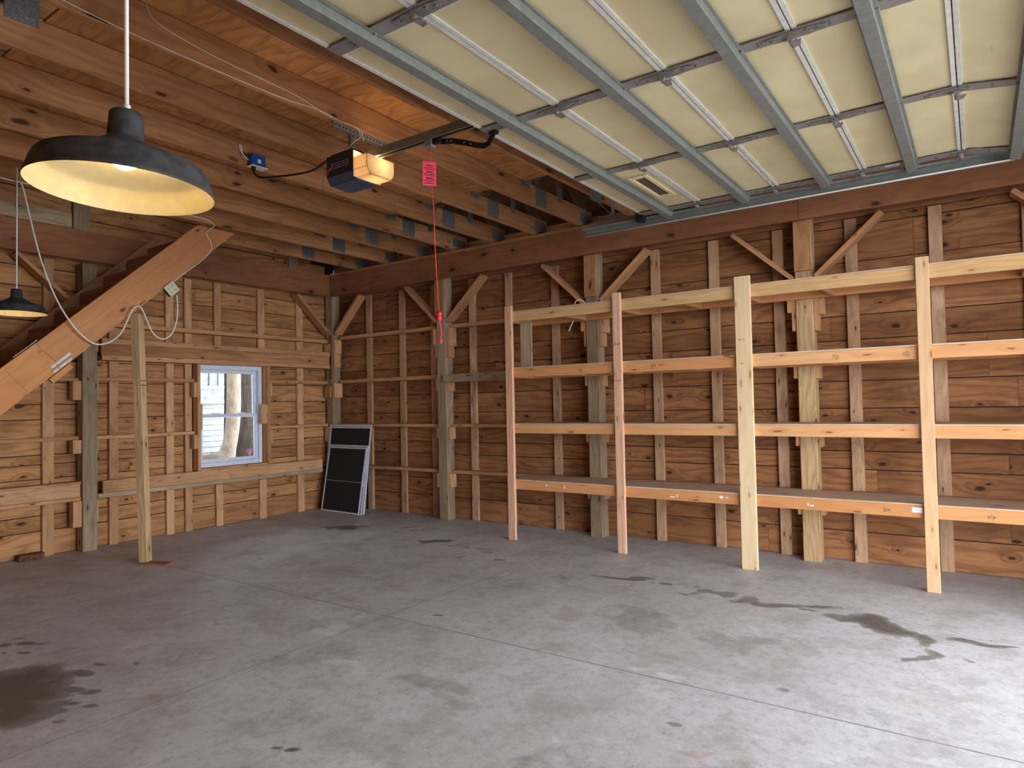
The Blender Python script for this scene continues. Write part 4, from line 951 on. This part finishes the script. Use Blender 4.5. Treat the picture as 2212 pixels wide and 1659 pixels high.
tx = Vector((.55, .83, 0)).normalized(); tn = Vector((.83, -.55, 0))
tg = MB().obox((-2.826, 3.15, 2.975), (tx, Z, tn), (.044, .078, .0008)).build('warning_tag', 'redtag', rc)
m_ = MB(); rd = random.Random(9)
for (z, w, h) in ((.052, .035, .005), (.038, .05, .003), (.028, .05, .003), (.012, .03, .006), (-.002, .05, .003), (-.012, .046, .003), (-.03, .034, .007), (-.044, .05, .003), (-.053, .03, .003), (-.062, .05, .003)):
    m_.obox(Vector((-2.826, 3.15, 2.975))+Vector((0, 0, z))+tn*.0012, (tx, Z, tn), (w*.72, h*.8, .0004))
m_.build('tag_print', 'darkred', tg)

# blue outlet box on the joist and the opener's power cord
bx = thing('outlet_box', 'blue plastic electrical box with white outlet plate on a joist left of the opener', 'electrical box', (-4.74, 3.2, 3.44))
MB().box((-4.764, 3.13, 3.452), (-4.70, 3.255, 3.548)).build('box_body', 'bluebox', bx, .004)
pt = MB().box((-4.766, 3.12, 3.444), (-4.685, 3.268, 3.4515)).build('outlet_plate', 'whiteplastic', bx, .002)
MB().box((-4.6997, 3.18, 3.478), (-4.699, 3.21, 3.51)).build('box_label', 'label', bx)
MB().tube([(-4.75, 3.13, 3.50), (-4.745, 3.09, 3.515), (-4.745, 3.06, 3.55), (-4.745, 3.045, 3.585), (-4.75, 3.055, 3.60), (-4.755, 3.07, 3.585), (-4.76, 3.075, 3.56)], .006, 6).build('cable_tail', 'whiteplastic', bx)
pc = thing('power_cord', 'black power cord looping from the blue outlet box to the opener', 'cord', (-4.2, 3.2, 3.3))
MB().box((-4.735, 3.14, 3.41), (-4.71, 3.17, 3.447)).build('plug', 'black', pc, .004)
MB().tube([(-4.722, 3.155, 3.412), (-4.70, 3.16, 3.375), (-4.66, 3.185, 3.352), (-4.5, 3.22, 3.335), (-4.3, 3.25, 3.318), (-4.1, 3.24, 3.30), (-3.9, 3.18, 3.29), (-3.75, 3.11, 3.27), (-3.66, 3.07, 3.255)], .0075, 8).build('cord', 'black', pc)

# bell wires along the joist and to the opener
def wire(name, pts, r, label, mat='whiteplastic', cat='wire'): tag(MB().tube(pts, r, 6).build(name, mat), label, cat); 
wire('bell_wire', [(-3.535, 1.0, 3.50), (-3.54, 1.35, 3.478), (-3.54, 1.60, 3.462), (-3.54, 1.94, 3.455), (-3.54, 2.53, 3.455), (-3.535, 2.855, 3.478), (-3.53, 3.02, 3.46), (-3.515, 3.16, 3.452), (-3.515, 3.20, 3.40), (-3.54, 3.16, 3.36), (-3.6, 3.14, 3.30)], .0022, 'thin white wire stapled low along the joist to the opener, lower of two')
wire('bell_wire', [(-3.54, 1.735, 3.652), (-3.54, 1.80, 3.575), (-3.54, 2.10, 3.532), (-3.54, 2.47, 3.52), (-3.54, 2.71, 3.508), (-3.535, 2.89, 3.47), (-3.52, 3.05, 3.455), (-3.512, 3.19, 3.45), (-3.51, 3.22, 3.40), (-3.50, 3.21, 3.37)], .0022, 'thin white wire dropping from the loft floor and along the joist, upper of two')
MB().tube([(-3.70, 3.05, 3.15), (-3.72, 3.03, 3.08), (-3.72, 3.04, 3.02), (-3.70, 3.08, 2.95)], .0018, 6).build('antenna_wire', 'ink', op)
wire('staple_cable', [(-6.59, 1.2, 3.50), (-6.592, 1.9, 3.46), (-6.592, 2.25, 3.452)], .005, 'white cable along the joist behind the near lamp')
# cable to the four way outlet box under the stringer
wire('house_cable', [(-6.60, 3.45, 3.50), (-6.60, 3.80, 3.50), (-6.59, 3.90, 3.475), (-6.60, 3.93, 3.44), (-6.715, 3.91, 3.39), (-6.715, 3.96, 3.30), (-6.716, 3.96, 3.20), (-6.73, 3.87, 3.085), (-6.74, 3.68, 2.915), (-6.735, 3.57, 2.815)], .005, 'white cable stapled from the joist down the underside of the stair stringer')
ob = thing('outlet_box', 'ivory four way outlet box turned diamond wise under the stair stringer', 'electrical box', (-6.70, 3.53, 2.66))
e1 = Vector((0, .74, .67)).normalized(); e2 = Vector((0, -.67, .74)).normalized()
MB().obox((-6.73, 3.527, 2.722), (e1, e2, X), (.05, .05, .022)).build('box_body', 'blackmetal', ob, .002)
pl_ = MB().obox((-6.702, 3.53, 2.732), (e1, e2, X), (.062, .058, .005)).build('face_plate', plain('ivory plastic', (206, 204, 178), .5, 0, .03), ob, .002)
m_ = MB()
for (a, b_) in ((.028, .026), (-.028, .026), (.028, -.026), (-.028, -.026)):
    for (da, db) in ((-.006, .004), (.006, .004), (0, -.008)): m_.obox(Vector((-6.6966, 3.53, 2.732))+e1*(a+da)+e2*(b_+db), (e1, e2, X), (.0022, .004, .0006))
m_.build('socket_slot', 'black', pl_)
ec = [(-6.59, 2.19, 3.44), (-6.64, 2.225, 3.40), (-6.66, 2.278, 3.184), (-6.66, 2.348, 2.873), (-6.66, 2.436, 2.601), (-6.66, 2.526, 2.406), (-6.66, 2.638, 2.24), (-6.665, 2.752, 2.139), (-6.665, 2.831, 2.118), (-6.665, 2.931, 2.15), (-6.67, 3.022, 2.236), (-6.67, 3.077, 2.351),
      (-6.67, 3.12, 2.458), (-6.675, 3.176, 2.514), (-6.67, 3.22, 2.486), (-6.665, 3.259, 2.39), (-6.665, 3.317, 2.267), (-6.665, 3.385, 2.212), (-6.665, 3.445, 2.216), (-6.665, 3.51, 2.272), (-6.67, 3.559, 2.394), (-6.68, 3.578, 2.538), (-6.69, 3.576, 2.67)]
wire('extension_cord', ec, .0075, 'white cord swagging across the stair stringer to the diamond outlet box', 'whiteplastic', 'cord')
m_ = MB(); m_.tube([(-6.725, 3.18, 2.50), (-6.665, 3.175, 2.52)], .003, 6, False); tag(m_.build('nail', 'blackmetal'), 'nail in the stringer that holds up the white cord', 'nail')
m_ = MB(); m_.tube([(-6.725, 3.225, 2.535), (-6.67, 3.255, 2.575)], .003, 6, False); tag(m_.build('nail', 'blackmetal'), 'bare nail sticking out of the stringer above the support post', 'nail')

# ------------------------------------------------------------------ outside the window
m_ = MB(); m_.quad([(XL-.4, -8, -.05), (XL-.4, 26, -.05), (-9.2, 26, .6), (-9.2, -8, .6)][::-1], ((0, 0), (1, 0), (1, 1), (0, 1))); m_.quad([(-9.2, -8, .6), (-9.2, 26, .6), (-26, 26, .75), (-26, -8, .75)][::-1], ((0, 0), (1, 0), (1, 1), (0, 1)))
yard = struct(m_.build('ground', 'leaves'), 'leaf strewn bank outside the window', 'ground')
nh = thing('neighbour_house', 'white sided neighbouring house seen through the window', 'house', (-12.6, 7.2, .6))
m_ = MB()
for k in range(26):
    z = .72+k*.105
    m_.obox((-12.0, 6.0, z), (X, Y, Vector((.18, 0, 1)).normalized()), (.010, 5.0, .0475), 1)
m_.build('siding', 'vsiding', nh); MB().box((-12.3, 1, .5), (-12.02, 11, 3.6)).build('wall_core', 'darkglass', nh)  # dark core shows through the gaps as painted shadow lines between the boards
m_ = MB()
for (ya, yb, za, zb) in ((6.2, 7.42, 2.2, 2.27), (7.38, 7.44, 1.60, 2.27), (6.2, 7.42, 1.60, 1.67), (6.2, 7.42, 1.88, 1.935), (7.0, 7.02, 1.93, 2.2), (7.18, 7.20, 1.93, 2.2), (6.8, 6.82, 1.93, 2.2), (7.85, 8.2, 2.2, 2.26), (7.85, 8.2, 1.86, 1.92), (7.85, 8.2, 1.6, 1.66)): m_.box((-11.95, ya, za), (-11.90, yb, zb))
m_.build('window_frame', 'vinyl', nh); MB().box((-11.955, 6.2, 1.62), (-11.945, 7.4, 2.25)).build('window_pane', 'darkglass', nh); MB().box((-11.955, 7.85, 1.62), (-11.945, 8.2, 2.22)).build('window_pane', 'darkglass', nh)
m_ = MB(); m_.obox((-11.6, 7, 3.75), ((.9, 0, -.4), Y, (.4, 0, .9)), (.75, 6, .05), 1); m_.build('eave', 'vsiding', nh)  # unseen eave added to keep sky light off the siding
def rad1(t): return .20-.05*min(1, t*2.2)
tr = MB().tube([(-9.9, 6.06, .55), (-9.9, 6.10, .78), (-9.9, 6.16, 1.0), (-9.9, 6.21, 1.4), (-9.9, 6.22, 2.1), (-9.9, 6.20, 4.0)], .15, 20, True, lambda t: .155-.045*min(1, t*3))
trees = []
trees.append(tr.build('tree', 'bark1')); tag(trees[0], 'pale smooth leaning tree trunk outside the window', 'tree')
tr = MB().tube([(-10.6, 6.83, .5), (-10.6, 6.85, 1.4), (-10.6, 6.86, 4.5)], .2, 20, True, lambda t: .34-.04*t)
trees.append(tr.build('tree', 'bark2')); tag(trees[1], 'dark furrowed tree trunk behind the pale one outside the window', 'tree')

def shade_crown(name, c, r, seed, parent):
    rd = random.Random(seed); mb_ = MB(); n = 14
    for k in range(110):
        cc = Vector(c)+Vector((rd.uniform(-1, 1)*r[0], rd.uniform(-1, 1)*r[1], rd.uniform(-1, 1)*r[2])); q = rd.uniform(.7, 1.2)
        mb_.lathe([(q*math.sin(math.pi*i/8)*(1+rd.uniform(-.12, .12))+.001, -q*math.cos(math.pi*i/8)) for i in range(9)], cc, n, (rd.uniform(-.4, .4), rd.uniform(-.4, .4), 1))
    return mb_.build(name, 'leaf', parent)
shade_crown('crown', (-10.3, 7.5, 6.4), (1.3, 9, .9), 3, trees[1])  # unseen foliage added to block the sky above the yard and house
# ------------------------------------------------------------------ light
w = bpy.data.worlds.new('overcast sky'); sc.world = w; w.use_nodes = True
bg = w.node_tree.nodes['Background']; bg.inputs[0].default_value = (.90, .955, 1.0, 1); bg.inputs[1].default_value = 8.0
def portal(loc, rot, sx, sy):
    d = bpy.data.lights.new('portal', 'AREA'); d.shape = 'RECTANGLE'; d.size = sx; d.size_y = sy; d.cycles.is_portal = True
    o = bpy.data.objects.new('sky_portal', d); C.objects.link(o); o.location = loc; o.rotation_euler = rot
portal((XF+.05, (DY0+DY1)/2, DZ/2), (0, R(90), 0), DZ, DY1-DY0)
portal((XL-.06, (WIN[0]+WIN[1])/2, (WIN[2]+WIN[3])/2), (0, R(-90), 0), WIN[3]-WIN[2], WIN[1]-WIN[0])

sc.view_settings.view_transform = 'Standard'; sc.view_settings.look = 'None'; sc.view_settings.gamma = 1.0
sc.view_settings.use_curve_mapping = False; sc.view_settings.exposure = 0.97
sc.cycles.use_denoising = True
sc.cycles.max_bounces = 10; sc.cycles.diffuse_bounces = 5
sc.cycles.sample_clamp_indirect = 6
